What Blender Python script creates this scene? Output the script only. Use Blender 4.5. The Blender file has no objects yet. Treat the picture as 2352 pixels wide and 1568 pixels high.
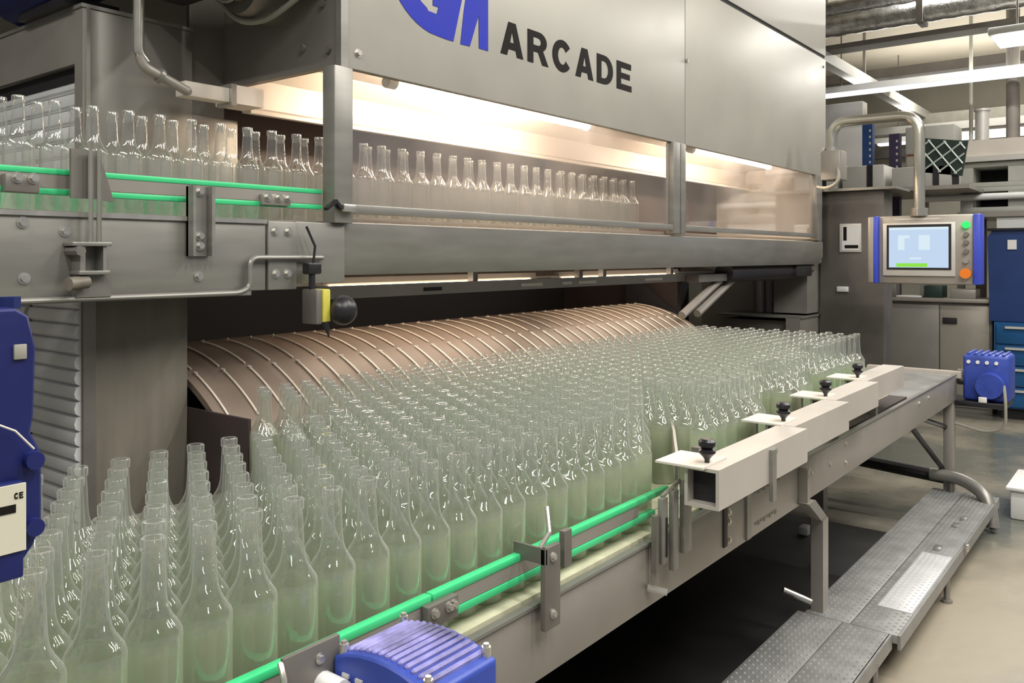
import bpy, bmesh, math, random
from mathutils import Vector, Matrix

random.seed(11)
C = bpy.context.scene.collection
PI = math.pi
EYE = 1.45                       # height of the lens over the hall floor; all z below are relative to it
FL = -EYE                        # the floor

# ------------------------------------------------------------------ camera
cd = bpy.data.cameras.new('camera'); cam = bpy.data.objects.new('camera', cd); C.objects.link(cam)
HEAD = math.atan2(1514.0, 1932.0)            # heading of the view from the long side of the machine
cd.sensor_width = 36.0; cd.lens = 36.0 * 1932.0 / 2352.0
cd.shift_y = -196.0 / 2352.0
cd.clip_start = 0.05; cd.clip_end = 100
cam.location = (0, 0, EYE); cam.rotation_euler = (PI / 2, 0, HEAD - PI / 2)
bpy.context.scene.camera = cam

# ------------------------------------------------------------------ world, light, exposure
sc = bpy.context.scene
w = bpy.data.worlds.new('hall'); sc.world = w; w.use_nodes = True
w.node_tree.nodes['Background'].inputs[0].default_value = (0.92, 0.94, 1.0, 1)
w.node_tree.nodes['Background'].inputs[1].default_value = 0.26

def area(name, loc, sx, sy, power, col, aim=None):
    l = bpy.data.lights.new(name, 'AREA'); l.shape = 'RECTANGLE'; l.size = sx; l.size_y = sy
    l.energy = power; l.color = col
    o = bpy.data.objects.new(name, l); C.objects.link(o)
    o.location = (loc[0], loc[1], loc[2] + EYE)
    if aim is not None:
        d = Vector((aim[0] - loc[0], aim[1] - loc[1], aim[2] - loc[2]))
        o.rotation_euler = d.to_track_quat('-Z', 'Y').to_euler()
    return o
WHITE = (1.0, 0.97, 0.92)
for x_, y_, p_ in ((0.2, -1.3, 85), (1.6, -0.9, 70), (3.3, -0.6, 85), (4.8, -1.2, 70), (-1.7, 0.6, 85), (-1.2, 2.2, 40), (6.6, -1.0, 85), (8.9, 0.8, 90), (12.0, 1.2, 90)):
    area('hall_lamp', (x_, y_, 2.75), 0.14, 2.6, p_ * 1.12, WHITE)
for x_, y_ in ((10.4, 1.6), (12.6, 1.6)):                 # unseen lamps added to brighten the far ceiling
    area('ceiling_fill', (x_, y_, 1.95), 0.4, 3.6, 40, WHITE, (x_, y_ + 0.001, 5.0))

vs = sc.view_settings
vs.view_transform = 'Standard'; vs.look = 'None'; vs.gamma = 1.0; vs.use_curve_mapping = False
vs.exposure = 0.0
cy = sc.cycles
cy.transparent_max_bounces = 36; cy.use_adaptive_sampling = True; cy.adaptive_threshold = 0.03; cy.max_bounces = 8; cy.glossy_bounces = 3; cy.diffuse_bounces = 3
cy.sample_clamp_indirect = 4.0; cy.caustics_reflective = False; cy.caustics_refractive = False

# ------------------------------------------------------------------ materials
def mat_base(name):
    m = bpy.data.materials.new(name); m.use_nodes = True
    nt = m.node_tree; nt.nodes.clear()
    out = nt.nodes.new('ShaderNodeOutputMaterial')
    return m, nt, out

def mat(name, col, rough=0.5, metal=0.0, var=0.10, scale=6.0, bump=0.0, bscale=60.0, spec=0.5, stretch=(1, 1, 1), coat=0.0):
    m, nt, out = mat_base(name)
    b = nt.nodes.new('ShaderNodeBsdfPrincipled')
    b.inputs['Roughness'].default_value = rough; b.inputs['Metallic'].default_value = metal
    b.inputs['Specular IOR Level'].default_value = spec
    b.inputs['Coat Weight'].default_value = coat
    tc = nt.nodes.new('ShaderNodeTexCoord'); mp = nt.nodes.new('ShaderNodeMapping')
    mp.inputs['Scale'].default_value = stretch
    nt.links.new(tc.outputs['Object'], mp.inputs[0])
    n = nt.nodes.new('ShaderNodeTexNoise'); n.inputs['Scale'].default_value = scale; n.inputs['Detail'].default_value = 5
    nt.links.new(mp.outputs[0], n.inputs['Vector'])
    r = nt.nodes.new('ShaderNodeValToRGB')
    lo = [max(0, c * (1 - var)) for c in col]; hi = [min(1, c * (1 + var)) for c in col]
    r.color_ramp.elements[0].position = 0.3; r.color_ramp.elements[1].position = 0.7
    r.color_ramp.elements[0].color = (*lo, 1); r.color_ramp.elements[1].color = (*hi, 1)
    nt.links.new(n.outputs['Fac'], r.inputs[0]); nt.links.new(r.outputs[0], b.inputs['Base Color'])
    mr = nt.nodes.new('ShaderNodeMapRange'); mr.inputs['To Min'].default_value = max(0.02, rough - 0.08); mr.inputs['To Max'].default_value = min(1, rough + 0.08)
    nt.links.new(n.outputs['Fac'], mr.inputs['Value']); nt.links.new(mr.outputs[0], b.inputs['Roughness'])
    if bump:
        n2 = nt.nodes.new('ShaderNodeTexNoise'); n2.inputs['Scale'].default_value = bscale; n2.inputs['Detail'].default_value = 3
        nt.links.new(mp.outputs[0], n2.inputs['Vector'])
        bp = nt.nodes.new('ShaderNodeBump'); bp.inputs['Strength'].default_value = bump; bp.inputs['Distance'].default_value = 0.004
        nt.links.new(n2.outputs['Fac'], bp.inputs['Height']); nt.links.new(bp.outputs[0], b.inputs['Normal'])
    nt.links.new(b.outputs[0], out.inputs[0])
    return m

def emit(name, col, s):
    m, nt, out = mat_base(name)
    e = nt.nodes.new('ShaderNodeEmission'); e.inputs[0].default_value = (*col, 1); e.inputs[1].default_value = s
    nt.links.new(e.outputs[0], out.inputs[0]); return m

def thin_glass(name, tint_face, tint_edge, haze, haze_col, gloss=1.0, rough=0.05, ior=1.5, dirt=0.0, body_haze=0.0, body_haze_col=(0.5, 0.5, 0.5)):
    m, nt, out = mat_base(name); N = nt.nodes; L = nt.links
    lw = N.new('ShaderNodeLayerWeight'); lw.inputs['Blend'].default_value = 0.35
    cr = N.new('ShaderNodeMix'); cr.data_type = 'RGBA'
    cr.inputs['A'].default_value = (*tint_face, 1); cr.inputs['B'].default_value = (*tint_edge, 1)
    L.new(lw.outputs['Facing'], cr.inputs['Factor'])
    tr = N.new('ShaderNodeBsdfTransparent'); L.new(cr.outputs['Result'], tr.inputs[0])
    gl = N.new('ShaderNodeBsdfGlossy'); gl.inputs['Roughness'].default_value = rough; gl.inputs[0].default_value = (1, 1, 1, 1)
    fr = N.new('ShaderNodeFresnel'); ge = N.new('ShaderNodeNewGeometry'); mi = N.new('ShaderNodeMapRange')
    mi.inputs['To Min'].default_value = ior; mi.inputs['To Max'].default_value = 1.0 / ior      # both sides of the wall reflect alike
    L.new(ge.outputs['Backfacing'], mi.inputs['Value']); L.new(mi.outputs[0], fr.inputs['IOR'])
    mu = N.new('ShaderNodeMath'); mu.operation = 'MULTIPLY'; mu.inputs[1].default_value = gloss; mu.use_clamp = True
    L.new(fr.outputs[0], mu.inputs[0])
    mx = N.new('ShaderNodeMixShader'); L.new(mu.outputs[0], mx.inputs[0]); L.new(tr.outputs[0], mx.inputs[1]); L.new(gl.outputs[0], mx.inputs[2])
    df = N.new('ShaderNodeBsdfDiffuse'); df.inputs[0].default_value = (*haze_col, 1)
    tl = N.new('ShaderNodeBsdfTranslucent'); tl.inputs[0].default_value = (*haze_col, 1)
    hz = N.new('ShaderNodeMixShader'); hz.inputs[0].default_value = 0.5; L.new(df.outputs[0], hz.inputs[1]); L.new(tl.outputs[0], hz.inputs[2])
    m2 = N.new('ShaderNodeMixShader'); L.new(mx.outputs[0], m2.inputs[1]); L.new(hz.outputs[0], m2.inputs[2])
    if body_haze:                                    # milky light through many bottles painted on the body, edge glow on the neck
        tc = N.new('ShaderNodeTexCoord'); sx = N.new('ShaderNodeSeparateXYZ'); L.new(tc.outputs['Object'], sx.inputs[0])
        mr = N.new('ShaderNodeMapRange'); mr.inputs['From Min'].default_value = 0.150; mr.inputs['From Max'].default_value = 0.172
        mr.inputs['To Min'].default_value = body_haze; mr.inputs['To Max'].default_value = haze
        L.new(sx.outputs['Z'], mr.inputs['Value'])
        hc = N.new('ShaderNodeMix'); hc.data_type = 'RGBA'; hc.inputs['A'].default_value = (*body_haze_col, 1); hc.inputs['B'].default_value = (*haze_col, 1)
        m0 = N.new('ShaderNodeMapRange'); m0.inputs['From Min'].default_value = 0.150; m0.inputs['From Max'].default_value = 0.172
        L.new(sx.outputs['Z'], m0.inputs['Value']); L.new(m0.outputs[0], hc.inputs['Factor'])
        L.new(hc.outputs['Result'], df.inputs[0]); L.new(hc.outputs['Result'], tl.inputs[0])
        pw = N.new('ShaderNodeMath'); pw.operation = 'POWER'; pw.inputs[1].default_value = 3.5; L.new(lw.outputs['Facing'], pw.inputs[0])
        ma = N.new('ShaderNodeMath'); ma.operation = 'MULTIPLY_ADD'; ma.use_clamp = True; ma.inputs[1].default_value = 0.80
        pm = N.new('ShaderNodeMath'); pm.operation = 'MULTIPLY'; L.new(pw.outputs[0], pm.inputs[0]); L.new(m0.outputs[0], pm.inputs[1])
        L.new(pm.outputs[0], ma.inputs[0]); L.new(mr.outputs[0], ma.inputs[2]); L.new(ma.outputs[0], m2.inputs[0])
        nz = N.new('ShaderNodeTexNoise'); nz.inputs['Scale'].default_value = 38; nz.inputs['Detail'].default_value = 1
        oi = N.new('ShaderNodeObjectInfo'); vm = N.new('ShaderNodeVectorMath'); vm.operation = 'ADD'
        L.new(tc.outputs['Object'], vm.inputs[0]); L.new(oi.outputs['Random'], vm.inputs[1]); L.new(vm.outputs[0], nz.inputs['Vector'])
        bp = N.new('ShaderNodeBump'); bp.inputs['Strength'].default_value = 0.5; bp.inputs['Distance'].default_value = 0.004
        L.new(nz.outputs['Fac'], bp.inputs['Height']); L.new(bp.outputs[0], gl.inputs['Normal'])
    elif dirt:
        tc = N.new('ShaderNodeTexCoord'); n = N.new('ShaderNodeTexNoise'); n.inputs['Scale'].default_value = 2.5; n.inputs['Detail'].default_value = 6
        L.new(tc.outputs['Object'], n.inputs['Vector'])
        mr = N.new('ShaderNodeMapRange'); mr.inputs['From Min'].default_value = 0.3; mr.inputs['From Max'].default_value = 0.75
        mr.inputs['To Min'].default_value = haze; mr.inputs['To Max'].default_value = haze + dirt
        L.new(n.outputs['Fac'], mr.inputs['Value']); L.new(mr.outputs[0], m2.inputs[0])
    else:
        m2.inputs[0].default_value = haze
    L.new(m2.outputs[0], out.inputs[0])
    return m

M = dict(
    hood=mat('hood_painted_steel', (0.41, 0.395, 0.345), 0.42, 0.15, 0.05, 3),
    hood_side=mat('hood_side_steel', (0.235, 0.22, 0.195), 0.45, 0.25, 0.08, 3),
    steel=mat('brushed_stainless', (0.285, 0.275, 0.25), 0.36, 0.45, 0.10, 4, stretch=(1, 1, 6)),
    plate=mat('conveyor_plate', (0.33, 0.305, 0.27), 0.4, 0.3, 0.08, 5),
    dark_steel=mat('dark_steel', (0.20, 0.185, 0.165), 0.45, 0.4, 0.15, 6),
    column=mat('stained_steel_column', (0.20, 0.18, 0.145), 0.5, 0.2, 0.22, 4, stretch=(3, 3, 0.6)),
    cabinet=mat('grey_cabinet', (0.25, 0.235, 0.21), 0.45, 0.2, 0.08, 4),
    tall=mat('brown_grey_cabinet', (0.12, 0.11, 0.098), 0.5, 0.15, 0.15, 5),
    bolt=mat('bright_bolt', (0.62, 0.60, 0.55), 0.25, 0.8, 0.1, 20),
    chrome=mat('polished_pipe', (0.62, 0.60, 0.52), 0.2, 0.85, 0.05, 8),
    white_plate=mat('pale_sheet', (0.72, 0.66, 0.58), 0.45, 0.05, 0.05, 4),
    beam=mat('beam_aluminium', (0.56, 0.52, 0.47), 0.4, 0.25, 0.06, 6),
    reflector=mat('white_reflector', (0.85, 0.77, 0.68), 0.4, 0.0, 0.03, 4),
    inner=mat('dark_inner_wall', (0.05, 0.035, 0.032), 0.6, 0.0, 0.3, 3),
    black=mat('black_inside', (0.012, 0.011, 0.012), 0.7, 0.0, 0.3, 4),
    rubber=mat('black_rubber', (0.018, 0.017, 0.02), 0.32, 0.0, 0.2, 10),
    green=mat('green_plastic_guide', (0.055, 0.60, 0.235), 0.35, 0.0, 0.06, 10),
    belt=mat('beige_chain_belt', (0.60, 0.59, 0.42), 0.5, 0.0, 0.12, 30),
    drum=mat('drum_sheet', (0.24, 0.185, 0.145), 0.5, 0.2, 0.14, 3, stretch=(1.5, 0.6, 0.6)),
    rod=mat('polished_guide_rod', (0.92, 0.84, 0.70), 0.3, 0.1, 0.05, 20),
    blue=mat('blue_gear_motor', (0.030, 0.062, 0.34), 0.42, 0.0, 0.18, 14, bump=0.15, bscale=40),
    blue_worn=mat('dusty_blue_paint', (0.20, 0.19, 0.42), 0.55, 0.0, 0.75, 16, bump=0.2, bscale=60),
    left_blue=mat('dark_blue_gear_paint', (0.008, 0.014, 0.11), 0.45, 0.0, 0.2, 14, bump=0.12, bscale=40),
    navy=mat('navy_paint', (0.008, 0.018, 0.10), 0.42, 0.0, 0.15, 8),
    bin=mat('blue_bin', (0.012, 0.04, 0.16), 0.45, 0.0, 0.1, 5),
    drawer=mat('blue_drawer', (0.015, 0.10, 0.27), 0.4, 0.0, 0.08, 5),
    logo=mat('logo_blue', (0.020, 0.032, 0.40), 0.5, 0.0, 0.04, 8, spec=0.2),
    ink=mat('black_lettering', (0.012, 0.010, 0.009), 0.6, 0.0, 0.1, 8, spec=0.12),
    yellow=mat('yellow_plastic', (0.62, 0.57, 0.09), 0.45, 0.0, 0.12, 20),
    white=mat('white_plastic', (0.78, 0.78, 0.76), 0.45, 0.0, 0.04, 6),
    cream=mat('cream_label', (0.66, 0.63, 0.50), 0.5, 0.0, 0.05, 8),
    louvre=mat('pale_shutter_slats', (0.74, 0.75, 0.75), 0.4, 0.1, 0.07, 5),
    pallet=mat('grey_pallet', (0.50, 0.50, 0.45), 0.55, 0.0, 0.08, 6),
    cableg=mat('grey_cable', (0.32, 0.31, 0.26), 0.5, 0.0, 0.1, 10),
    purple=mat('purple_post', (0.04, 0.03, 0.07), 0.45, 0.0, 0.1, 8),
    bluepost=mat('blue_post', (0.02, 0.06, 0.19), 0.45, 0.0, 0.1, 8),
    foil=mat('foil_duct', (0.66, 0.66, 0.65), 0.30, 0.85, 0.3, 14, bump=1.0, bscale=45),
    girder=mat('grey_girder', (0.46, 0.45, 0.41), 0.5, 0.0, 0.06, 5),
    dgirder=mat('dark_girder', (0.15, 0.135, 0.115), 0.6, 0.0, 0.15, 5),
    red=mat('rust_red', (0.16, 0.05, 0.035), 0.6, 0.0, 0.1, 5),
    mesh=mat('green_black_panel', (0.012, 0.03, 0.022), 0.5, 0.0, 0.2, 8),
    wire=mat('pale_wire', (0.55, 0.62, 0.57), 0.4, 0.2, 0.05, 8),
    tread=mat('tread_steel', (0.30, 0.30, 0.29), 0.42, 0.35, 0.14, 12),
    tread_light=mat('bright_tread', (0.62, 0.62, 0.62), 0.4, 0.2, 0.05, 8),
    floor_shade=mat('black_wet_shade', (0.012, 0.011, 0.010), 0.5, 0.0, 0.5, 5),  # near black stands for wet grime and the deep shade under the conveyor
    orange=mat('orange_button', (0.85, 0.22, 0.02), 0.35, 0.0, 0.03, 8),
    ceil=mat('beige_ceiling', (0.66, 0.60, 0.48), 0.7, 0.0, 0.05, 1.5),
    wall=mat('drab_wall', (0.30, 0.285, 0.235), 0.7, 0.0, 0.12, 1.2),
    hmi=mat('panel_housing', (0.38, 0.35, 0.30), 0.4, 0.3, 0.05, 6),
    hmiblue=mat('blue_panel_edge', (0.05, 0.08, 0.55), 0.35, 0.0, 0.05, 6),
    bezel=mat('pale_bezel', (0.62, 0.60, 0.56), 0.4, 0.2, 0.04, 6),
)
M['tube'] = emit('warm_tube_light', (1.0, 0.80, 0.60), 95)
M['tube_dim'] = emit('dim_warm_tube', (1.0, 0.82, 0.65), 12)
M['cool_tube'] = emit('cool_tube_light', (0.93, 0.95, 1.0), 1.6)
M['green_led'] = emit('green_led', (0.05, 0.9, 0.18), 1.2)
M['screen'] = emit('screen_blue', (0.58, 0.72, 0.92), 0.95)
M['screen_pale'] = emit('screen_pale', (0.74, 0.88, 0.96), 0.95)
M['screen_green'] = emit('screen_green', (0.30, 0.80, 0.08), 0.95)
M['glass'] = thin_glass('bottle_glass', (0.980, 0.990, 0.974), (0.84, 0.895, 0.835), 0.05, (0.99, 0.985, 0.96), 2.8, 0.03, body_haze=0.40, body_haze_col=(0.64, 0.70, 0.52))  # olive body haze stands for light passing through many glass walls
M['glass_upper'] = thin_glass('upper_bottle_glass', (0.980, 0.988, 0.976), (0.85, 0.89, 0.85), 0.04, (0.99, 0.985, 0.96), 2.8, 0.03, body_haze=0.20, body_haze_col=(0.72, 0.70, 0.64))  # same glass, with the warm light on the upper row put into its haze colour
M['pane'] = thin_glass('dusty_pane', (0.95, 0.95, 0.95), (0.9, 0.9, 0.9), 0.03, (0.85, 0.80, 0.78), 1.6, 0.06, 1.5, dirt=0.10)

def floor_mat():
    m, nt, out = mat_base('wet_concrete'); N = nt.nodes; L = nt.links
    b = N.new('ShaderNodeBsdfPrincipled'); tc = N.new('ShaderNodeTexCoord')
    n = N.new('ShaderNodeTexNoise'); n.inputs['Scale'].default_value = 0.9; n.inputs['Detail'].default_value = 6
    n.inputs['Roughness'].default_value = 0.55; L.new(tc.outputs['Object'], n.inputs['Vector'])
    r = N.new('ShaderNodeValToRGB'); e = r.color_ramp.elements
    e[0].position = 0.40; e[0].color = (0.13, 0.135, 0.112, 1); e[1].position = 0.62; e[1].color = (0.33, 0.285, 0.215, 1)
    L.new(n.outputs['Fac'], r.inputs[0]); L.new(r.outputs[0], b.inputs['Base Color'])
    mr = N.new('ShaderNodeMapRange'); mr.inputs['From Min'].default_value = 0.40; mr.inputs['From Max'].default_value = 0.6
    mr.inputs['To Min'].default_value = 0.12; mr.inputs['To Max'].default_value = 0.5
    L.new(n.outputs['Fac'], mr.inputs['Value']); L.new(mr.outputs[0], b.inputs['Roughness'])
    n2 = N.new('ShaderNodeTexNoise'); n2.inputs['Scale'].default_value = 14; L.new(tc.outputs['Object'], n2.inputs['Vector'])
    bp = N.new('ShaderNodeBump'); bp.inputs['Strength'].default_value = 0.25; bp.inputs['Distance'].default_value = 0.01
    L.new(n2.outputs['Fac'], bp.inputs['Height']); L.new(bp.outputs[0], b.inputs['Normal'])
    L.new(b.outputs[0], out.inputs[0]); return m
M['floor'] = floor_mat()

# ------------------------------------------------------------------ helpers
class MB:
    def __init__(s): s.bm = bmesh.new()
    def _add(s, vs, fs):
        v = [s.bm.verts.new(p) for p in vs]
        out = []
        for f in fs:
            try: out.append(s.bm.faces.new([v[i] for i in f]))
            except ValueError: pass
        return v, out
    def box(s, x0, x1, y0, y1, z0, z1, bev=0.0, seg=2):
        vs = [(x, y, z) for z in (z0, z1) for y in (y0, y1) for x in (x0, x1)]
        v, f = s._add(vs, [(0, 2, 3, 1), (4, 5, 7, 6), (0, 1, 5, 4), (2, 6, 7, 3), (0, 4, 6, 2), (1, 3, 7, 5)])
        if bev:
            es = list({e for q in f for e in q.edges})
            bmesh.ops.bevel(s.bm, geom=es, offset=bev, segments=seg, profile=0.5, affect='EDGES')
        return s
    def prism(s, poly, axis, a0, a1):
        def P(p, a): return (a, p[0], p[1]) if axis == 'x' else (p[0], a, p[1]) if axis == 'y' else (p[0], p[1], a)
        n = len(poly)
        vs = [P(p, a0) for p in poly] + [P(p, a1) for p in poly]
        fs = [tuple(range(n))[::-1], tuple(range(n, 2 * n))] + [(i, (i + 1) % n, n + (i + 1) % n, n + i) for i in range(n)]
        v, f = s._add(vs, fs); bmesh.ops.recalc_face_normals(s.bm, faces=f)
        return s
    def tube(s, pts, r, seg=10, caps=True, closed=False):
        pts = [Vector(p) for p in pts]; n = len(pts); rings = []
        up = Vector((0, 0, 1)); prev = None
        for i, p in enumerate(pts):
            a = pts[i - 1] if i else pts[0]; b = pts[i + 1] if i < n - 1 else pts[-1]
            t = (b - a).normalized()
            if prev is None:
                ref = up if abs(t.z) < 0.9 else Vector((1, 0, 0))
                u = t.cross(ref).normalized()
            else:
                u = (prev - t * prev.dot(t)).normalized()
            prev = u; q = t.cross(u)
            rr = r[i] if isinstance(r, (list, tuple)) else r
            rings.append([s.bm.verts.new(p + (u * math.cos(k * 2 * PI / seg) + q * math.sin(k * 2 * PI / seg)) * rr) for k in range(seg)])
        fs = []
        for i in range(n - 1):
            for k in range(seg):
                fs.append(s.bm.faces.new((rings[i][k], rings[i][(k + 1) % seg], rings[i + 1][(k + 1) % seg], rings[i + 1][k])))
        if caps:
            fs.append(s.bm.faces.new(rings[0][::-1])); fs.append(s.bm.faces.new(rings[-1]))
        bmesh.ops.recalc_face_normals(s.bm, faces=fs)
        return s
    def cyl(s, p0, p1, r, seg=16): return s.tube([p0, p1], r, seg)
    def ball(s, c, rx, ry=None, rz=None, seg=20, rings=12):
        ry = ry or rx; rz = rz or rx
        g = bmesh.ops.create_uvsphere(s.bm, u_segments=seg, v_segments=rings, radius=1.0)
        for v in g['verts']: v.co = Vector((c[0] + v.co.x * rx, c[1] + v.co.y * ry, c[2] + v.co.z * rz))
        return s
    def lathe(s, prof, c=(0, 0, 0), seg=20):
        rings = []
        for r, z in prof:
            if r < 1e-6: rings.append([s.bm.verts.new((c[0], c[1], c[2] + z))])
            else: rings.append([s.bm.verts.new((c[0] + r * math.cos(k * 2 * PI / seg), c[1] + r * math.sin(k * 2 * PI / seg), c[2] + z)) for k in range(seg)])
        for a, b in zip(rings, rings[1:]):
            for k in range(seg):
                k2 = (k + 1) % seg
                if len(a) == 1 and len(b) == 1: continue
                if len(a) == 1: s.bm.faces.new((a[0], b[k2], b[k]))
                elif len(b) == 1: s.bm.faces.new((a[k], a[k2], b[0]))
                else: s.bm.faces.new((a[k], a[k2], b[k2], b[k]))
        return s
    def quad(s, *p):
        s._add(p, [tuple(range(len(p)))]); return s
    def sheet(s, pa, pb, th, axis_pts=None):
        return s
    def mesh(s, name, origin=(0, 0, 0), smooth=True):
        bmesh.ops.translate(s.bm, verts=s.bm.verts, vec=(-origin[0], -origin[1], -origin[2]))
        me = bpy.data.meshes.new(name); s.bm.to_mesh(me); s.bm.free()
        if smooth:
            for p in me.polygons: p.use_smooth = True
            me.set_sharp_from_angle(angle=math.radians(35))
        return me

ORG = {}
def tag(o, label=None, cat=None, group=None, kind=None):
    if label: o['label'] = label
    if cat: o['category'] = cat
    if group: o['group'] = group
    if kind: o['kind'] = kind
    return o
def thing(name, label, cat, loc, group=None):
    o = bpy.data.objects.new(name, None); C.objects.link(o); o.empty_display_size = 0.1
    o.location = (loc[0], loc[1], loc[2] + EYE); ORG[o.name] = tuple(loc)
    return tag(o, label, cat, group)
def part(mb, name, m, parent, label=None, smooth=True):
    org = ORG[parent.name]
    me = mb.mesh(name, org, smooth); me.materials.append(M[m] if isinstance(m, str) else m)
    o = bpy.data.objects.new(name, me); C.objects.link(o); o.parent = parent
    ORG[o.name] = org
    if label: o['label'] = label
    return o
def solo(mb, name, m, label, cat, loc, group=None, smooth=True):
    me = mb.mesh(name, loc, smooth); me.materials.append(M[m] if isinstance(m, str) else m)
    o = bpy.data.objects.new(name, me); C.objects.link(o)
    o.location = (loc[0], loc[1], loc[2] + EYE); ORG[o.name] = tuple(loc)
    return tag(o, label, cat, group)
def struct(mb, name, m):
    o = solo(mb, name, m, None, None, (0, 0, 0)); o['kind'] = 'structure'; return o
def B(*a, **k): return MB().box(*a, **k)
def arc(c, r, a0, a1, n, plane='yz', fix=0.0):
    out = []
    for i in range(n + 1):
        t = a0 + (a1 - a0) * i / n
        p = (c[0] + r * math.cos(t), c[1] + r * math.sin(t))
        out.append((fix, p[0], p[1]) if plane == 'yz' else (p[0], fix, p[1]) if plane == 'xz' else (p[0], p[1], fix))
    return out
def bend(pts, r=0.04, n=5):
    P = [Vector(p) for p in pts]; out = [P[0]]
    for i in range(1, len(P) - 1):
        a, b, c = P[i - 1], P[i], P[i + 1]
        ra = min(r, (a - b).length * 0.49, (c - b).length * 0.49)
        s0 = b + (a - b).normalized() * ra; s1 = b + (c - b).normalized() * ra
        for k in range(n + 1):
            t = k / n; out.append((1 - t) ** 2 * s0 + 2 * t * (1 - t) * b + t * t * s1)
    out.append(P[-1]); return [tuple(p) for p in out]
def bolt_y(mb, x, y, z, r=0.009, h=0.008):      # hex head facing the viewer's side (-Y)
    mb.tube([(x, y, z), (x, y - h, z)], r, 6); mb.tube([(x, y, z), (x, y - 0.002, z)], r * 1.5, 14); return mb

# glyphs in a unit box; every glyph is (outer, [holes])
def ell(cx, cy, rx, ry, a0, a1, n=12): return [(cx + rx * math.cos(math.radians(a0 + (a1 - a0) * i / n)), cy + ry * math.sin(math.radians(a0 + (a1 - a0) * i / n))) for i in range(n + 1)]
GLYPH = {
    'A': ([(0, 0), (.34, 1), (.66, 1), (1, 0), (.72, 0), (.66, .19), (.34, .19), (.28, 0)], [[(.41, .40), (.59, .40), (.5, .74)]]),
    'R': ([(0, 0), (0, 1), (.52, 1)] + ell(.55, .70, .37, .30, 90, -60, 8) + [(1, 0), (.70, 0), (.50, .36), (.27, .36), (.27, 0)], [[(.27, .57), (.50, .57)] + ell(.50, .69, .14, .12, -90, 90, 6) + [(.27, .81)]]),
    'C': (ell(.5, .5, .5, .52, 38, 322, 22) + [(.68, .36)] + ell(.5, .5, .22, .28, 320, 40, 16) + [(.68, .64)], []),
    'D': ([(0, 0), (0, 1), (.45, 1)] + ell(.45, .5, .52, .5, 90, -90, 14) + [(.45, 0)], [[(.27, .2), (.42, .2)] + ell(.42, .5, .26, .3, -90, 90, 10) + [(.27, .8)]]),
    'E': ([(0, 0), (0, 1), (.92, 1), (.92, .79), (.27, .79), (.27, .61), (.84, .61), (.84, .41), (.27, .41), (.27, .21), (.95, .21), (.95, 0)], []),
}
def flat_mesh(name, loops, th):
    cu = bpy.data.curves.new(name + '_outline', 'CURVE'); cu.dimensions = '2D'; cu.fill_mode = 'BOTH'; cu.extrude = th
    for lp in loops:
        sp = cu.splines.new('POLY'); sp.points.add(len(lp) - 1); sp.use_cyclic_u = True
        for i, p in enumerate(lp): sp.points[i].co = (p[0], p[1], 0, 1)
    tmp = bpy.data.objects.new('tmp', cu)
    C.objects.link(tmp); dg = bpy.context.evaluated_depsgraph_get(); me = bpy.data.meshes.new_from_object(tmp.evaluated_get(dg))
    bpy.data.objects.remove(tmp); bpy.data.curves.remove(cu)
    me.name = name; return me
def writing(name, loops, m, parent, y, th=0.001):
    """flat shapes given as (x, z) lying on a wall that faces -Y"""
    me = flat_mesh(name, loops, th); org = ORG[parent.name]
    me.transform(Matrix.Rotation(PI / 2, 4, 'X')); me.transform(Matrix.Translation((-org[0], y - th - org[1], -org[2])))
    me.materials.clear(); me.materials.append(M[m]); o = bpy.data.objects.new(name, me); C.objects.link(o); o.parent = parent; ORG[o.name] = org
    return o
def word(text, x, z, wd, ht, gap):
    loops = []
    for ch in text:
        g = GLYPH[ch]
        for lp in [g[0]] + g[1]: loops.append([(x + p[0] * wd, z + p[1] * ht) for p in lp])
        x += wd + gap
    return loops
def copy_tree(o, parent=None):
    c = o.copy(); C.objects.link(c); c.parent = parent
    for ch in o.children: copy_tree(ch, c)
    return c
ORDN = ('first second third fourth fifth sixth seventh eighth ninth tenth eleventh twelfth thirteenth fourteenth fifteenth sixteenth seventeenth '
        'eighteenth nineteenth twentieth').split()
def ordinal(n):
    if n <= 20: return ORDN[n - 1]
    t = {2: 'twenty', 3: 'thirty', 4: 'forty', 5: 'fifty', 6: 'sixty'}[n // 10]
    return t + '-' + ORDN[n % 10 - 1] if n % 10 else {2: 'twentieth', 3: 'thirtieth', 4: 'fortieth', 5: 'fiftieth', 6: 'sixtieth'}[n // 10]
def pix(x, y, z):
    d = x * math.cos(HEAD) + y * math.sin(HEAD); r = x * math.sin(HEAD) - y * math.cos(HEAD)
    return 1176 + 1932 * r / d, 588 - 1932 * z / d, d

# ------------------------------------------------------------------ the setting
struct(B(-6, 15, -6, 12, FL - 0.1, FL), 'floor', 'floor')
struct(B(-6, 15, -6, 12, 2.9, 3.0), 'ceiling', 'ceil')
struct(B(14.5, 14.6, -6, 12, FL, 2.9), 'wall_far', 'wall')
struct(B(-6, 14.5, 9.0, 9.1, FL, 2.9), 'wall_back', 'wall')

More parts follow.
